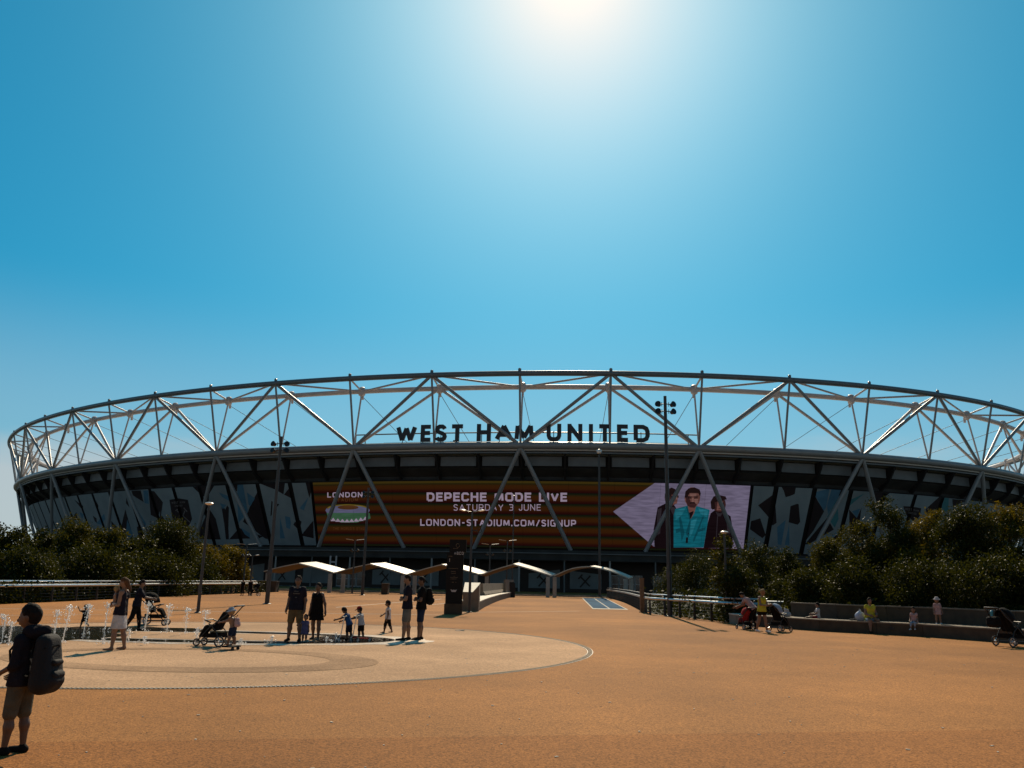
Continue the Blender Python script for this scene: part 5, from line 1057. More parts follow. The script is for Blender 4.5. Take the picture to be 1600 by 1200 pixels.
def person(lbl, loc, H, face, kid=0.0, lean=0., legs=((0, 0, 3), (0, 0, 3)), arms=((5, 8, 8, 0), (5, 8, 8, 0)), head=(0, 0), skinm=None, top=('black', .45), bottom=('shorts', 'khaki', .75), hair=('dark', 'short'), shoes='dark', female=False, fat=1.0, vox=None, root=None, group=None, hat=None, curl=.7, foot_pitch=(0, 0)):
    """joint angles in degrees: legs (flex, spread, knee), arms (flex, spread, elbow, inward). Faces +y locally; face is the heading in degrees, 0 = away from the camera, 90 = to the photo's left."""
    D = math.radians; sm = skinm or M_SKIN; t = empty('person', loc, D(face), lbl, 'person', group)
    vox = vox or max(.011, H * .0105); hs = 1 + .50 * kid; hip = (.515 - .085 * kid) * H; nl = .055 * H
    up = rotx(v3(0, 0, 1), -D(lean)); pelv = v3(0, 0, hip + .02 * H)
    chest = pelv + up * (.215 - .01 * kid) * H; sh = pelv + up * (.285 - .02 * kid) * H; neck = pelv + up * (.325 - .02 * kid) * H
    shw = (.097 if not female else .086) * H * (1 - .10 * kid); lim = fat * (1 + .12 * kid)
    hup = rotx(up, -D(head[1])); hc = neck + hup * (.068 * hs + .012) * H * .98; Ry = Matrix.Rotation(D(head[0]), 3, 'Z'); hf = np.array(Ry @ Vector(nrm(v3(0, 1, 0) - hup * hup[1]))); hr = np.cross(hf, hup)
    hR = np.stack([hr, hf, hup], 1); rx, ry, rz = .0455 * hs * H, .056 * hs * H, .064 * hs * H
    body, J = [], {}
    tr = .062 * H * lim; w_ = .046 * H
    for s in (-1, 1):
        body += [('c', pelv + v3(s * .040 * H, 0, -.02 * H), pelv + up * .10 * H + v3(s * .034 * H, 0, 0), .060 * H * lim, .050 * H * lim), ('c', pelv + up * .10 * H + v3(s * .034 * H, 0, 0), chest + v3(s * .050 * H, .004 * H, 0), .050 * H * lim, .056 * H * lim)]
        body.append(('c', chest + v3(s * .045 * H, 0, .01 * H), sh + v3(s * shw * .86, 0, -.020 * H), .052 * H * lim, .034 * H * lim))
        if female: body.append(('e', chest + v3(s * .042 * H, .042 * H, -.005 * H), (.036 * H, .034 * H, .036 * H)))
    body += [('c', sh, neck + hup * .02 * H, .034 * H, .028 * H * (1 + .1 * kid))]
    body += [('e', hc, (rx, ry, rz), hR), ('e', hc + hf * ry * .22 - hup * rz * .42, (rx * .78, ry * .72, rz * .62), hR), ('c', hc + hf * ry * .98 - hup * rz * .02, hc + hf * ry * 1.16 - hup * rz * .24, .007 * hs * H, .010 * hs * H, .01 * H), ('c', hc + hf * ry * .93 - hup * rz * .52 - hr * rx * .22, hc + hf * ry * .93 - hup * rz * .52 + hr * rx * .22, .007 * hs * H, .007 * hs * H, .008 * H)]
    for s in (-1, 1): body.append(('e', hc + hr * s * rx * 1.02 - hup * rz * .08, (rx * .18, ry * .20, rz * .26), hR))
    legp, armp = {}, {}
    for i, s in enumerate((-1, 1)):
        a, b_, k = [D(x) for x in legs[i]]; h0 = pelv + v3(s * .050 * H, 0, -.015 * H); L1 = (.245 - .045 * kid) * H; L2 = (.235 - .040 * kid) * H
        d1 = nrm(v3(s * math.sin(b_), math.sin(a), math.cos(a) * -1)); d2 = nrm(v3(s * math.sin(b_) * .6, math.sin(a - k), -math.cos(a - k)))
        kn = h0 + d1 * L1; an = kn + d2 * L2; legp[s] = (h0, kn, an, d2); fp = D(foot_pitch[i]); fd = nrm(v3(s * .12, math.cos(fp), math.sin(fp)))
        body += [('c', h0, kn, .054 * H * lim, .034 * H * lim), ('c', kn, kn + d2 * L2 * .35 - v3(0, .006 * H, 0), .033 * H * lim, .034 * H * lim), ('c', kn + d2 * L2 * .35 - v3(0, .006 * H, 0), an, .034 * H * lim, .020 * H * lim)]
        if shoes == 'bare': body += [('c', an - v3(0, .012 * H, .018 * H), an + fd * .105 * H - v3(0, 0, .026 * H), .021 * H, .013 * H)]
        J[('foot', s)] = (an, fd)
        a, b_, e, inn = [D(x) for x in arms[i]]; s0 = sh + v3(s * shw, 0, -.024 * H); A1 = (.172 - .02 * kid) * H; A2 = (.148 - .015 * kid) * H
        d1 = nrm(v3(s * math.sin(b_), math.sin(a + D(-0)) * math.cos(b_), -math.cos(a) * math.cos(b_))); el = s0 + d1 * A1
        d2 = nrm(v3(s * math.sin(b_) * .6 - s * math.sin(inn), math.sin(a + e) * math.cos(inn), -math.cos(a + e))); wr = el + d2 * A2; armp[s] = (s0, el, wr, d1, d2)
        body += [('c', s0, el, .030 * H * lim, .023 * H * lim), ('c', el, wr, .0235 * H * lim, .0155 * H * lim), ('c', wr, wr + d2 * .042 * H, .015 * H * (1 + .2 * kid), .019 * H * (1 + .2 * kid))]
    # drop to the ground
    mn = min(legp[s][2][2] for s in (-1, 1)); dz = (.040 * H - mn) if root is None else root - (pelv[2] - .075 * H); off = v3(0, 0, dz)
    def mv(pr): return [(p[0], p[1] + off, p[2] + off, *p[3:]) if p[0] == 'c' else (p[0], p[1] + off, *p[2:]) for p in pr]
    # five-fingered hands grown out of the palm
    ex = MB(); fl = .050 * H * (1 + .1 * kid)
    for s in (-1, 1):
        s0, el, wr, d1, d2 = armp[s]; side = nrm(np.cross(d2, v3(s, 0, 0))) if abs(d2[0]) < .95 else v3(0, 1, 0); pn = np.cross(d2, side) * s; pal = wr + d2 * .040 * H + off
        pn = pn if pn[0] * -s > 0 else -pn
        for q, (o_, ln) in enumerate(((-.024, .92), (-.008, 1.05), (.008, 1.0), (.023, .80))):
            p0 = pal + side * o_ * H * .75 + d2 * .004 * H; p1 = p0 + nrm(d2 * (1 - .25 * curl) + pn * .45 * curl) * fl * .50 * ln; p2 = p1 + nrm(d2 * (1 - .75 * curl) + pn * .95 * curl) * fl * .32 * ln; p3 = p2 + nrm(d2 * (.7 - 1.1 * curl) + pn * curl) * fl * .22 * ln
            ex.tube([p0 - d2 * .012 * H, p0, p1, p2, p3], [.0062 * H, .0064 * H, .0058 * H, .0050 * H, .0038 * H], 6)
        th = pal - d2 * .030 * H - side * .017 * H * (1 if side[1] < 0 else -1); ts = nrm(d2 * .8 - side * .8 * (1 if side[1] < 0 else -1) + pn * .4)
        ex.tube([th, th + ts * fl * .42, th + ts * fl * .42 + nrm(d2 + pn * .5) * fl * .36], [.0085 * H, .0070 * H, .0050 * H], 6)
    J['arm'] = {s: [q + off for q in armp[s][:3]] + list(armp[s][3:]) for s in armp}; J['off'] = off; J['hc'] = hc + off; J['chest'] = chest + off; J['sh'] = sh + off; J['up'] = up; J['pelv'] = pelv + off
    skin('body', mv(body), vox, .022 * H, sm, t, extra=ex)
    for s in (-1, 1):
        e = MB(); e.ball(tuple(hc + off + hf * ry * .90 + hr * s * rx * .40 + hup * rz * .02), rx * .13, 7, 5); e.build('eye', M_EYE, t, smooth='all')
    # garments follow the body
    g = .006 * H + .002; gv = vox * 1.05
    if top:
        m, sl = K[top[0]], top[1]; pr = []
        for s in (-1, 1):
            lo = -.05 if bottom and bottom[0] != 'dress' else -.05
            pr += [('c', pelv + up * lo * H + v3(s * .040 * H, 0, 0), pelv + up * .10 * H + v3(s * .036 * H, 0, 0), .073 * H * lim + g * 1.5, .058 * H * lim + g), ('c', pelv + up * .10 * H + v3(s * .036 * H, 0, 0), chest + v3(s * .050 * H, .004 * H, 0), .053 * H * lim + g, .058 * H * lim + g), ('c', chest + v3(s * .045 * H, 0, .01 * H), sh + v3(s * shw * (.86 if sl > 0 else .62), 0, -.020 * H), .053 * H * lim + g, (.035 if sl > 0 else .030) * H * lim + g)]
            if female: pr.append(('e', chest + v3(s * .042 * H, .042 * H, -.005 * H), (.037 * H + g, .035 * H + g, .037 * H + g)))
            s0, el, wr, d1, d2 = armp[s]
            if sl > 0:
                q = min(1, sl * 2); pr.append(('c', s0, s0 + (el - s0) * q, .032 * H * lim + g, .027 * H * lim + g * 1.3))
                if sl > .5: pr.append(('c', el, el + (wr - el) * (sl * 2 - 1), .025 * H * lim + g, .018 * H * lim + g))
        cl = [(pelv + off - up * .055 * H, -up), (neck + off - up * (.012 if sl > 0 else .035) * H, up)]
        gar = skin('shirt', mv(pr), gv, .02 * H, m, t, cl)
    if bottom:
        kind, mc, ln = bottom; m = K[mc]; pr = []
        if kind in ('shorts', 'trousers'):
            cl = [(pelv + off + up * .0 * H, up)]
            for s in (-1, 1):
                h0, kn, an, d2 = legp[s]; pr.append(('c', pelv + v3(s * .040 * H, 0, -.02 * H), pelv + up * .05 * H + v3(s * .036 * H, 0, 0), .061 * H * lim + g, .054 * H * lim + g)); q = min(1, ln)
                fl_ = 1.0 if kind == 'trousers' else 1.55; pr.append(('c', h0, h0 + (kn - h0) * q, .056 * H * lim + g * 1.1, (.056 + (.034 - .056) * q) * H * lim + g * fl_ * 1.3))
                if ln > 1: pr.append(('c', kn, kn + (an - kn) * (ln - 1), .036 * H * lim + g, .022 * H * lim + g * 1.2))
        else:
            cl = [(pelv + off + up * .07 * H, up)]; zl = pelv[2] - ln * H
            pr += [('c', pelv + v3(s * .038 * H, 0, .04 * H), v3(s * .052 * H, 0, zl), .058 * H + g, .075 * H + g * 2) for s in (-1, 1)] + [('c', pelv + v3(0, 0, -.02 * H), v3(0, 0, zl), .06 * H + g, .09 * H + g)]
            cl.append((v3(0, 0, zl) + off, v3(0, 0, -1)))
        skin({'dress': 'skirt'}.get(kind, kind), mv(pr), gv, .02 * H, m, t, cl)
    if shoes != 'bare':
        for s in (-1, 1):
            an, fd = J[('foot', s)]; an = an + off; pr = [('c', an - fd * .018 * H - v3(0, 0, .018 * H), an + fd * .100 * H - v3(0, 0, .024 * H), .024 * H + .003, .018 * H + .003), ('c', an + v3(0, 0, .0), an - v3(0, 0, .015 * H), .023 * H + .002, .024 * H + .002)]
            skin('shoe', pr, vox * .9, .012 * H, M_SHOEW if shoes == 'white' else M_SHOE, t, [(an - v3(0, 0, .039 * H), v3(0, 0, -1))])
    hcO = hc + off; hm = HAIR[hair[0]]; hp = [('e', hcO + hup * rz * .10 - hf * ry * .06, (rx * 1.13, ry * 1.10, rz * 1.06), hR)]
    cl = [(hcO + hf * ry * .50 + hup * rz * .34, nrm(hf * 1.0 - hup * .60))]
    if hair[1] == 'short': cl.append((hcO - hup * rz * .66, nrm(hf * .18 - hup)))
    if hair[1] in ('short', 'tail', 'bob'):
        rs = np.random.RandomState(int(abs(loc[0]) * 1000) % 9999)
        for _ in range(34): d = nrm(rs.normal(size=3) + v3(0, -.35, .7)); d[1] = min(d[1], .1); d[2] = max(d[2], .22); d = nrm(d); c0 = hcO + hR @ (d * v3(rx, ry, rz)) * 1.04; hp.append(('c', c0, c0 + hR @ (d * .1 + v3(0, -.05, -.75) + rs.normal(size=3) * .22) * rx * .42, rx * .18, rx * .08))
    if hair[1] == 'long': hp += [('c', hcO - hf * ry * .6, hcO - hf * ry * .95 - hup * rz * 1.6, rx * .95, rx * .70), ('c', hcO - hf * ry * .9 - hup * rz * 1.2, hcO - hf * ry * 1.1 - hup * rz * 3.0, rx * .72, rx * .35)]
    if hair[1] == 'tail': hp += [('c', hcO - hf * ry * .9 + hup * rz * .3, hcO - hf * ry * 1.55 - hup * rz * .2, rx * .35, rx * .42), ('c', hcO - hf * ry * 1.55 - hup * rz * .2, hcO - hf * ry * 1.4 - hup * rz * 1.7, rx * .42, rx * .16)]; cl.append((hcO - hup * rz * .9, -hup))
    if hair[1] == 'bob': hp += [('e', hcO - hf * ry * .15 - hup * rz * .25, (rx * 1.22, ry * 1.02, rz * 1.0), hR)]
    if hair[1] == 'curly':
        rs = np.random.RandomState(3)
        for _ in range(26): d = nrm(rs.normal(size=3) + v3(0, 0, .5)); hp.append(('e', hcO + hR @ (d * v3(rx, ry, rz)) * 1.05, (rx * .3,) * 3))
    skin('hair', hp, vox * .95, .012 * H, hm, t, cl)
    if hat:
        b = MB(); Mh = Matrix([list(r_) for r_ in hR]); c = Vector(hcO + hup * rz * .38)
        if hat[1] == 'sun': b.lathe([(rx * 1.95, -.02 * hs), (rx * 1.9, 0), (rx * 1.25, rz * .12), (rx * 1.2, rz * .55), (rx * .8, rz * .85), (rx * .1, rz * .92)], c, 16, Mh)
        else:
            b.lathe([(rx * 1.24, 0), (rx * 1.22, rz * .4), (rx * .8, rz * .74), (rx * .1, rz * .80)], c, 14, Mh); b.box(c + Vector(hf * ry * 1.45 + hup * rz * .02), (rx * 1.5, ry * .9, .012), Mh)
        b.build('hat', K[hat[0]], t, smooth=True)
    return t, J
def stand(xf, yf, yh): p = gp(xf, yf); return p, atd(xf, yh, p.y).z
G_P = 'people on the plaza'
def soft_pack(lbl, t, J, H, m, sx=.17, sz=.30, back=.13, drop=0.0):
    """a backpack worn by a person: a thing of its own, placed on the back"""
    Mx = Matrix.Translation(t.location) @ Matrix.Rotation(t.rotation_euler.z, 4, 'Z'); b = empty('backpack', Mx @ Vector(J['chest'] - J['up'] * (.06 + drop) * H), t.rotation_euler.z, lbl, 'backpack')
    y0 = -.10 * H; s = H
    pr = [('c', v3(q * sx * s * .42, y0 - back * s * .52, -sz * .46 * s), v3(q * sx * s * .34, y0 - back * s * .36, sz * .42 * s), back * s * .60, back * s * .42) for q in (-1, 0, 1)] + [('c', v3(-sx * s * .3, y0 - back * s * .95, -sz * .42 * s), v3(sx * s * .3, y0 - back * s * .95, -sz * .42 * s), back * s * .34, back * s * .34)]
    skin('bag', pr, .013 * max(1, s), .025, m, b)
    k = skin('front_pocket', [('c', v3(-sx * s * .32, y0 - back * s * 1.04, -sz * .30 * s), v3(sx * s * .32, y0 - back * s * 1.04, -sz * .30 * s), back * s * .24, back * s * .24), ('c', v3(-sx * s * .30, y0 - back * s * .98, -sz * .02 * s), v3(sx * s * .30, y0 - back * s * .98, -sz * .02 * s), back * s * .16, back * s * .16)], .012 * max(1, s), .04, m, b)
    k = MB(); k.tube([(-sx * s * .75, y0 - back * s * .62, sz * .30 * s), (0, y0 - back * s * .95, sz * .36 * s), (sx * s * .75, y0 - back * s * .62, sz * .30 * s)], .006 * s, 5); k.build('zip', M_SHOE, b)
    for q in (-1, 1):
        k = MB(); k.tube([(q * .055 * s, y0 + .02 * s, .13 * s), (q * .066 * s, .02 * s, .155 * s), (q * .070 * s, .078 * s, .07 * s), (q * .075 * s, .05 * s, -.05 * s), (q * .075 * s, y0 + .02 * s, -.10 * s)], .013 * s, 6, flat=.5); k.build('strap', K['black'], b, smooth=True)
    k = MB(); k.tube([(-.03 * s, y0 - .02 * s, .155 * s), (0, y0 - .04 * s, .19 * s), (.03 * s, y0 - .02 * s, .155 * s)], .008 * s, 6); k.build('handle', K['black'], b, smooth=True)
    return b

# boy with the backpack, nearest the camera
p, H = stand(18, 1178, 941)
t, J = person('boy in a dark hooded top and long shorts, nearest the camera, facing left', p, H, 86, kid=.42, fat=.86, legs=((5, 1, 4), (-3, 1, 3)), arms=((0, 7, 62, 12), (2, 10, 55, 10)), head=(10, 8), top=('hoody', .62), bottom=('shorts', 'olive', .98), shoes='dark', skinm=M_SKIN2, vox=.0105, curl=.9)
hd = [('c', J['sh'] + v3(-.05, -.03, .03) * H, J['sh'] + v3(.05, -.03, .03) * H, .045 * H, .045 * H), ('c', J['sh'] + v3(0, -.05, .02) * H, J['sh'] + v3(0, -.115, .035) * H, .055 * H, .040 * H)]
skin('hood', hd, .011, .03, K['hoody'], t)
soft_pack('big bulging black backpack on the back of the nearest boy', t, J, H, mat('pack_black', (.007, .006, .007), .85, 0, .2, 9, .3, 60), sx=.13, sz=.30, back=.135, drop=.04)
# fountain people on the left
p, H = stand(131, 981, 942)
person('toddler with curly hair running through the fountain jets, one arm raised', p, H, 60, kid=.95, lean=8, legs=((28, 3, 12), (-8, 3, 55)), arms=((95, 25, 55, 0), (10, 25, 30, 0)), top=('black', .3), bottom=('shorts', 'black', .7), hair=('dark', 'curly'), shoes='bare', skinm=M_SKIN2)
p, H = stand(181, 1016, 902)
t, J = person('barefoot woman in a white skirt with long brown hair, carrying a baby', p, H, 92, lean=-3, legs=((6, 4, 4), (-8, 4, 3)), arms=((6, 8, 78, 42), (2, 12, 92, 50)), head=(5, 18), top=('navy', 0), bottom=('skirt', 'white', .24), hair=('brown', 'long'), shoes='bare', female=True)
Mx = Matrix.Translation(t.location) @ Matrix.Rotation(t.rotation_euler.z, 4, 'Z'); q = Mx @ Vector(J['chest'] + v3(-.02, .10, -.01) * H)
person('bald fair baby held upright on the arm of the woman in the white skirt', (q.x, q.y, q.z - .50), .74, -60, kid=1.0, legs=((70, 22, 60), (75, 22, 60)), arms=((45, 20, 30, 0), (50, 20, 40, 0)), head=(20, 5), top=None, bottom=('shorts', 'white', .35), hair=('fair', 'short'), shoes='bare', root=.30)
p, H = stand(209, 986, 905)
person('person in dark clothes pushing the tall pushchair behind the woman with the baby', p, H, -72, lean=6, legs=((14, 3, 8), (-14, 3, 14)), arms=((38, 6, 42, 0), (38, 6, 42, 0)), head=(0, 10), top=('navy', .45), bottom=('trousers', 'black', 1.85), hair=('dark', 'short'), shoes='dark', female=True)
p, H = stand(361, 1014.5, 947)
t, J = person('child in blue shorts and pale sun hat standing behind the low pushchair', (p.x, p.y, .10), H - .10, 82, kid=.95, lean=12, legs=((14, 3, 8), (-4, 3, 10)), arms=((60, 8, 18, 0), (62, 8, 15, 0)), top=None, bottom=('shorts', 'dblue', .8), hair=('fair', 'short'), shoes='bare', hat=('lblue', 'sun'), fat=1.05)
soft_pack('small pink and grey rucksack on the back of the child in the sun hat', t, J, H * .85, K['pink'], sx=.14, sz=.18, back=.10)
# couple with the little girl
p, H = stand(459, 1002, 900)
t, J = person('man in a dark printed T-shirt and khaki shorts standing beside a little girl', p, H, 176, legs=((2, 6, 2), (2, 6, 2)), arms=((-8, 12, 30, 2), (-8, 12, 30, 2)), top=('navy', .27), bottom=('shorts', 'khaki', .86), shoes='dark', fat=1.08, skinm=M_SKIN2)
Mx = t; b = MB()
for r_, wd in ((0, .20), (.06, .13), (-.10, .08)):
    for j in range(int(wd / .03)): b.box((-wd / 2 + j * .03 + .012, J['chest'][1] + .118 * H * .68, J['chest'][2] + r_ - .03), (.02, .006, .022))
b.build('chest_print', K['grey'], t)
p, H = stand(475, 1004, 958)
person('little girl in a lilac dress beside the man in khaki shorts', p, H, 172, kid=.95, legs=((2, 3, 2), (-2, 3, 2)), arms=((-6, 14, 12, 0), (60, 25, 20, 0)), top=('lilac', .2), bottom=('dress', 'lilac', .17), hair=('dark', 'bob'), shoes='bare', skinm=M_SKIN2)
p, H = stand(492, 1000, 911)
person('woman in a black sleeveless top and short black skirt beside the little girl', p, H, 168, legs=((3, 2, 2), (-6, 5, 10)), arms=((2, 22, 12, 0), (4, 8, 10, 0)), head=(-15, 8), top=('black', 0), bottom=('skirt', 'black', .19), hair=('dark', 'tail'), shoes='bare', female=True, skinm=M_SKIN2)
# two children with scooters
def scooter(lbl, loc, rz, hb, m):
    t = empty('kick_scooter', loc, math.radians(rz), lbl, 'scooter', 'scooters of the two children'); b = MB(); b.box((0, -.16, .085), (.10, .42, .02)); b.box((0, .06, .10), (.06, .10, .03)); b.build('deck', m, t)
    b = MB(); b.tube([(0, .12, .12), (0, .04, hb)], .016, 8); b.build('stem', M_RAIL, t, smooth=True)
    b = MB(); b.tube([(-.17, .04, hb), (.17, .04, hb)], .013, 8); b.build('handlebar', M_DARK, t, smooth=True)
    for s in (-1, 1): b = MB(); b.cyl((s * .10, .04, hb), (s * .18, .04, hb), .020, n=8); b.build('grip', M_DARK, t, smooth=True)
    for y in (.16, -.38):
        b = MB(); b.tube([(0, y + .052 * math.cos(q), .062 + .052 * math.sin(q)) for q in np.linspace(0, 2 * PI, 15)[:-1]], .014, 6, closed=True); o = b.build('wheel', M_DARK, t, smooth=True)
        b = MB(); b.cyl((-.012, y, .062), (.012, y, .062), .040, n=10); b.build('rim', M_SHOEW, o)
    b = MB(); b.tube([(0, .16, .062), (0, .12, .16)], .018, 6); b.build('fork', M_RAIL, t); return t
p, H = stand(544, 1001, 945); person('child in a blue T-shirt leaning over a scooter handlebar', p, H, 80, kid=.65, lean=20, legs=((6, 4, 6), (-8, 4, 4)), arms=((52, 22, 22, 0), (30, 14, 40, 0)), head=(-25, 22), top=('blue', .3), bottom=('shorts', 'navy', .9), shoes='dark', skinm=M_SKIN2)
scooter('scooter ridden by the child in the blue T-shirt', gp(538, 1003), 82, .66, K['black'])
p, H = stand(563, 1000, 946); person('child in a white T-shirt and red cap holding a scooter handlebar', p, H, 74, kid=.65, lean=8, legs=((6, 4, 5), (-6, 4, 4)), arms=((62, 4, 12, 0), (55, 4, 25, 0)), head=(0, 15), top=('white', .28), bottom=('shorts', 'black', .8), shoes='dark', hat=('red', 'cap'), skinm=M_SKIN2)
scooter('scooter held by the child in the red cap', gp(557, 1002), 78, .66, K['red'])
p, H = stand(605, 989, 936); person('small boy in a white vest and dark trousers walking left by himself', p, H, 84, kid=.75, legs=((16, 2, 8), (-14, 2, 8)), arms=((-12, 10, 25, 0), (38, 10, 20, 0)), head=(0, 14), top=('white', .05), bottom=('trousers', 'black', 1.6), shoes='bare', skinm=M_SKIN2)
p, H = stand(634, 1001, 898); person('man in a blue-backed dark shirt and pale shorts with folded arms', p, H, 100, legs=((8, 5, 4), (-4, 6, 3)), arms=((14, 10, 72, 70), (18, 10, 78, 74)), head=(0, 14), top=('navy', .28), bottom=('shorts', 'grey', .84), shoes='dark', fat=1.05)
p, H = stand(656, 1000, 901); t, J = person('man in dark clothes wearing a rucksack, standing behind the man with folded arms', p, H, 104, legs=((6, 5, 3), (-2, 6, 3)), arms=((12, 10, 78, 68), (16, 10, 82, 72)), head=(0, 12), top=('black', .30), bottom=('shorts', 'dblue', .84), shoes='dark', fat=1.04, skinm=M_SKIN2)
soft_pack('dark round rucksack on the man right of the two standing men', t, J, H * .82, K['black'], sx=.15, sz=.24, back=.12)
b = MB(); b.box((0, 0, .012), (.28, .10, .02), Matrix.Rotation(.4, 3, 'Z')); b.box((.10, .04, .02), (.12, .08, .03), Matrix.Rotation(-.3, 3, 'Z')); tag(b.build('paper_scrap', M_WHITE, loc=gp(718, 986)), 'white crumpled paper scrap lying at the edge of the pale paving circle', 'litter')

# ------------------------------------------------------------------ pushchairs
def pushchair(lbl, loc, rz, s=1.0, fab=None, hood=True, bag=None, dark=None, group='pushchairs on the plaza', recline=.35):
    fab = fab or K['black']; t = empty('pushchair', loc, math.radians(rz), lbl, 'pushchair', group); t.scale = (s, s, s)
    def wheel(x, y, r, sp=6):
        b = MB(); b.tube([(x, y + (r - .018) * math.cos(q), r + (r - .018) * math.sin(q)) for q in np.linspace(0, 2 * PI, 25)[:-1]], .018, 8, closed=True); w_ = b.build('wheel', M_DARK, t, smooth=True)
        b = MB(); b.tube([(x, y + (r - .042) * math.cos(q), r + (r - .042) * math.sin(q)) for q in np.linspace(0, 2 * PI, 21)[:-1]], .008, 6, closed=True)
        for i in range(sp): q = 2 * PI * i / sp; b.tube([(x, y, r), (x, y + (r - .04) * math.cos(q), r + (r - .04) * math.sin(q))], .009, 5)
        b.cyl((x - .03, y, r), (x + .03, y, r), .022, n=8); b.build('rim', M_RAIL, w_)
    for sx in (-1, 1):
        wheel(sx * .27, -.30, .145); wheel(sx * .20, .38, .105)
        b = MB(); b.tube([(sx * .24, -.62, 1.04), (sx * .25, -.42, .82), (sx * .24, .02, .50), (sx * .20, .38, .13)], .016, 8); b.build('frame_tube', M_DARK, t, smooth=True)
        b = MB(); b.tube([(sx * .25, -.30, .145), (sx * .24, -.16, .42), (sx * .24, .06, .60)], .015, 8); b.build('frame_tube', M_DARK, t, smooth=True)
        b = MB(); b.tube([(sx * .25, -.30, .145), (sx * .22, .38, .15)], .012, 8); b.build('frame_tube', M_DARK, t, smooth=True)
    b = MB(); b.tube([(-.24, -.62, 1.04), (-.20, -.68, 1.06), (.20, -.68, 1.06), (.24, -.62, 1.04)], .021, 8); b.build('handle', M_DARK, t, smooth=True)
    b = MB(); b.tube([(-.25, -.30, .145), (.25, -.30, .145)], .012, 6); b.tube([(-.20, .38, .14), (.20, .38, .14)], .012, 6); b.build('axle', M_DARK, t)
    skin('seat', [('c', v3(-.14, .14, .50), v3(.14, .14, .50), .06, .06), ('c', v3(-.14, -.08, .48), v3(.14, -.08, .48), .07, .07), ('c', v3(-.14, -.10, .5), v3(-.13, -.30, .86), .06, .05), ('c', v3(.14, -.10, .5), v3(.13, -.30, .86), .06, .05), ('c', v3(0, -.10, .5), v3(0, -.32, .90), .07, .06), ('c', v3(-.13, .20, .48), v3(-.12, .34, .26), .05, .035), ('c', v3(.13, .20, .48), v3(.12, .34, .26), .05, .035), ('c', v3(0, .20, .48), v3(0, .34, .26), .05, .04)], .022, .05, fab, t)
    b = MB(); b.box((0, -.02, .24), (.38, .50, .015)); b.box((0, -.27, .30), (.38, .015, .13)); b.box((0, .23, .28), (.38, .015, .09)); b.box((-.19, -.02, .29), (.012, .5, .11)); b.box((.19, -.02, .29), (.012, .5, .11)); b.build('basket', K['black'], t)
    b = MB(); b.tube([(-.22, .02, .62), (-.20, .20, .68), (.20, .20, .68), (.22, .02, .62)], .018, 8); b.build('bumper_bar', M_DARK, t, smooth=True)
    if hood:
        b = MB(); n, m_ = 9, 8; V = []
        for i in range(n):
            a = -.55 + 2.0 * i / (n - 1); 
            for j in range(m_ + 1): q = PI * j / m_; V.append((.24 * math.cos(q), -.22 + .34 * math.sin(q) * math.sin(a) * 1.0, .70 + .36 * math.sin(q) * math.cos(a)))
        F = [(i * (m_ + 1) + j, i * (m_ + 1) + j + 1, (i + 1) * (m_ + 1) + j + 1, (i + 1) * (m_ + 1) + j) for i in range(n - 1) for j in range(m_)]
        b.add(V, F); o = b.build('hood', dark or fab, t, smooth='all'); md = o.modifiers.new('thick', 'SOLIDIFY'); md.thickness = .012
        for i in (0, 4, 8): b = MB(); b.tube([V[i * (m_ + 1) + j] for j in range(m_ + 1)], .010, 6); b.build('hood_rib', M_DARK, t, smooth=True)
    if bag is not None:
        skin('changing_bag', [('c', v3(-.12, -.62, .74), v3(.12, -.62, .74), .09, .09), ('c', v3(-.12, -.62, .62), v3(.12, -.62, .62), .10, .10)], .025, .05, bag, t)
        for sx in (-1, 1): b = MB(); b.tube([(sx * .12, -.62, .80), (sx * .14, -.66, 1.05)], .010, 5); b.build('bag_strap', K['black'], t)
    return t
pushchair('tall black pushchair with a hanging bag and open wheels, behind the fountain jets', gp(240, 977), -82, 1.02, bag=K['black'])
pushchair('low dark pushchair facing left, with a small child standing on its board', gp(333, 1010), 80, .92, hood=False)
b = MB(); b.box((0, 0, .085), (.34, .30, .025)); b.box((0, .17, .085), (.05, .1, .03))
o = b.build('stand_board', K['black']); o.location = gp(361, 1016); o.rotation_euler = (0, 0, math.radians(80)); tag(o, 'flat board with small wheels under the child in the sun hat', 'ride-on board')
for sx in (-1, 1):
    b = MB(); b.cyl((sx * .13 - .015, -.10, .037), (sx * .13 + .015, -.10, .037), .036, n=12); b.build('wheel', M_DARK, o)
pushchair('big black pushchair cut by the right edge of the photo, beside the bench wall', gp(1582, 1010.5), -70, 1.12, bag=K['black'])
p = gp(1557, 1010); b = MB(); b.lathe([(.035, 0), (.045, .13), (.047, .14), (.03, .16), (.012, .17)], n=12); tag(b.build('drinking_cup', mat('cup_teal', (.03, .30, .42), .4), smooth=True, loc=(p.x - .02, p.y + .03, .93)), 'teal drinking cup on the handle of the pushchair at the right edge', 'cup')
pushchair('red pushchair standing at the pale end block of the bench wall', gp(1164, 983.5), 20, .82, fab=K['red'], hood=True)
pushchair('dark pushchair with a pale blue-grey hood behind the woman in the yellow top', gp(1219, 987.0), -60, 1.0, dark=K['lblue'])

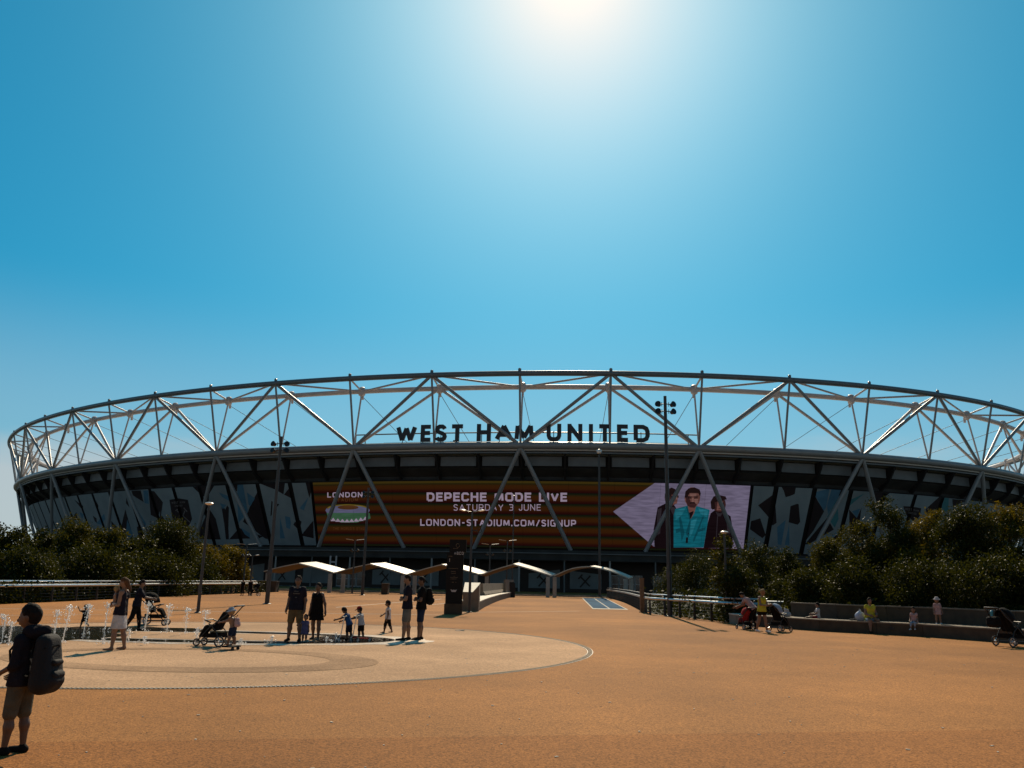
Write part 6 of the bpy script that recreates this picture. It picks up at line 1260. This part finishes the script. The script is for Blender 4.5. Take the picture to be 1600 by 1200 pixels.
# ------------------------------------------------------------------ people at the bench
p, H = stand(1192, 988, 920); person('woman in a yellow vest and dark shorts standing in white shoes by the red pushchair', p, H, -150, lean=4, legs=((10, 4, 6), (-10, 4, 8)), arms=((20, 8, 75, 20), (18, 10, 70, 15)), head=(20, 20), top=('yellow', 0), bottom=('shorts', 'black', .32), hair=('fair', 'tail'), shoes='white', female=True)
p, H = stand(1178, 984, 924); person('bent-over adult with pale shoulders and dark trousers at the red pushchair', p, H * 1.08, 60, lean=38, legs=((12, 4, 6), (-2, 4, 6)), arms=((30, 10, 40, 0), (30, 10, 35, 0)), head=(0, 15), top=('pink', .2), bottom=('trousers', 'black', 1.9), hair=('dark', 'short'), shoes='dark', female=True)
def seat_at(x, ybase, o):
    i = min(range(len(BL_) - 1), key=lambda i: abs((proj(BL_[i])[0, 0] + proj(BL_[i + 1])[0, 0]) / 2 - x)); a, c = BL_[i], BL_[i + 1]; xa, xc = proj(a)[0, 0], proj(c)[0, 0]; q = lerp(a, c, (x - xa) / (xc - xa)); d = (c - a).normalized(); n_ = Vector((-d.y, d.x, 0)); n_ = n_ if n_.y > 0 else -n_
    return q + n_ * o
q = seat_at(1258, 0, .85); person('child in white T-shirt and red shorts sitting with stretched legs on the bench', (q.x, q.y, .46), 1.12, 85, kid=.6, lean=-4, legs=((88, 6, 4), (86, 6, 6)), arms=((35, 10, 35, 10), (35, 10, 40, 10)), head=(0, 10), top=('white', .3), bottom=('shorts', 'red', .85), hair=('dark', 'short'), shoes='bare', root=.0)
q = seat_at(1216, 0, .6); b = empty('carrier_bag', (q.x, q.y, .46), .3, 'white and yellow carrier bag standing on the bench next to the yellow-top woman', 'bag'); skin('bag', [('c', v3(-.10, 0, .10), v3(.10, 0, .10), .10, .10), ('c', v3(-.07, 0, .28), v3(.07, 0, .26), .06, .05)], .02, .06, K['white'], b, [(v3(0, 0, 0.0), v3(0, 0, -1))]); k = MB(); k.tube([(-.08, 0, .30), (-.05, .02, .42), (.05, .02, .42), (.08, 0, .30)], .012, 6); k.build('handle', K['yellow'], b)
q = seat_at(1357, 0, .42); person('woman in a yellow top and pale shorts sitting on the bench edge', (q.x, q.y, 0), 1.66, 176, lean=4, legs=((84, 8, 84), (80, 8, 72)), arms=((18, 12, 60, 25), (16, 12, 62, 28)), head=(10, 8), top=('yellow', .05), bottom=('shorts', 'lblue', .45), hair=('dark', 'short'), shoes='dark', female=True, root=.45, fat=1.2)
q = seat_at(1341, 0, .45); b = empty('bundled_bag', (q.x, q.y, .46), 0, 'pale blue rounded bag on the bench beside the seated woman in yellow', 'bag'); skin('bag', [('e', v3(0, 0, .17), (.20, .15, .18)), ('e', v3(.10, -.03, .12), (.13, .11, .12)), ('c', v3(-.04, 0, .3), v3(.03, 0, .40), .05, .03)], .02, .05, mat('pale_bag', (.42, .46, .58), .7, 0, .2, 6), b, [(v3(0, 0, 0), v3(0, 0, -1))])
k = MB(); k.tube([(-.05, 0, .36), (0, .02, .46), (.05, 0, .36)], .010, 6); k.build('handle', K['lblue'], b)
q = seat_at(1428, 0, .25); person('small dark-haired girl sitting on the bench edge with dangling legs', (q.x, q.y, 0), 1.05, 140, kid=.8, lean=4, legs=((78, 4, 60), (72, 4, 45)), arms=((12, 12, 40, 10), (12, 12, 40, 10)), head=(10, 12), top=('pink', .1), bottom=('trousers', 'lblue', 1.5), hair=('dark', 'long'), shoes='white', root=.46)
q = seat_at(1453, 0, .62); person('little girl in a pale pink dress and light hat standing on the bench', (q.x, q.y, .46), atd(1453, 932, q.y).z - .46, 170, kid=.75, legs=((2, 4, 2), (-2, 4, 2)), arms=((4, 14, 20, 0), (4, 14, 20, 0)), head=(0, 5), top=('pink', .3), bottom=('dress', 'pink', .12), hair=('fair', 'bob'), shoes='white', hat=('white', 'sun'))
q = seat_at(1331, 0, .5); b = MB(); b.box((0, 0, .03), (.34, .18, .05)); b.box((.08, .02, .07), (.16, .12, .04)); tag(b.build('folded_cloth', K['grey'], loc=(q.x, q.y, .462)), 'small grey folded cloth lying on the bench left of the pale blue bag', 'cloth')
# far pair with a pushchair near the left canopy
for x, yf, yh, f, lb in ((378, 931, 905, 170, 'distant dark figure near the left canopy, left one of the pair'), (390, 931, 905, 190, 'distant dark figure near the left canopy, right one of the pair')):
    p, H = stand(x, yf, yh); person(lb, p, H, f, legs=((3, 4, 2), (-3, 4, 2)), top=('black', .3), bottom=('trousers', 'black', 1.8), vox=.03)
pushchair('far dark pushchair beside the distant pair of figures', gp(398, 931), 120, 1.0)
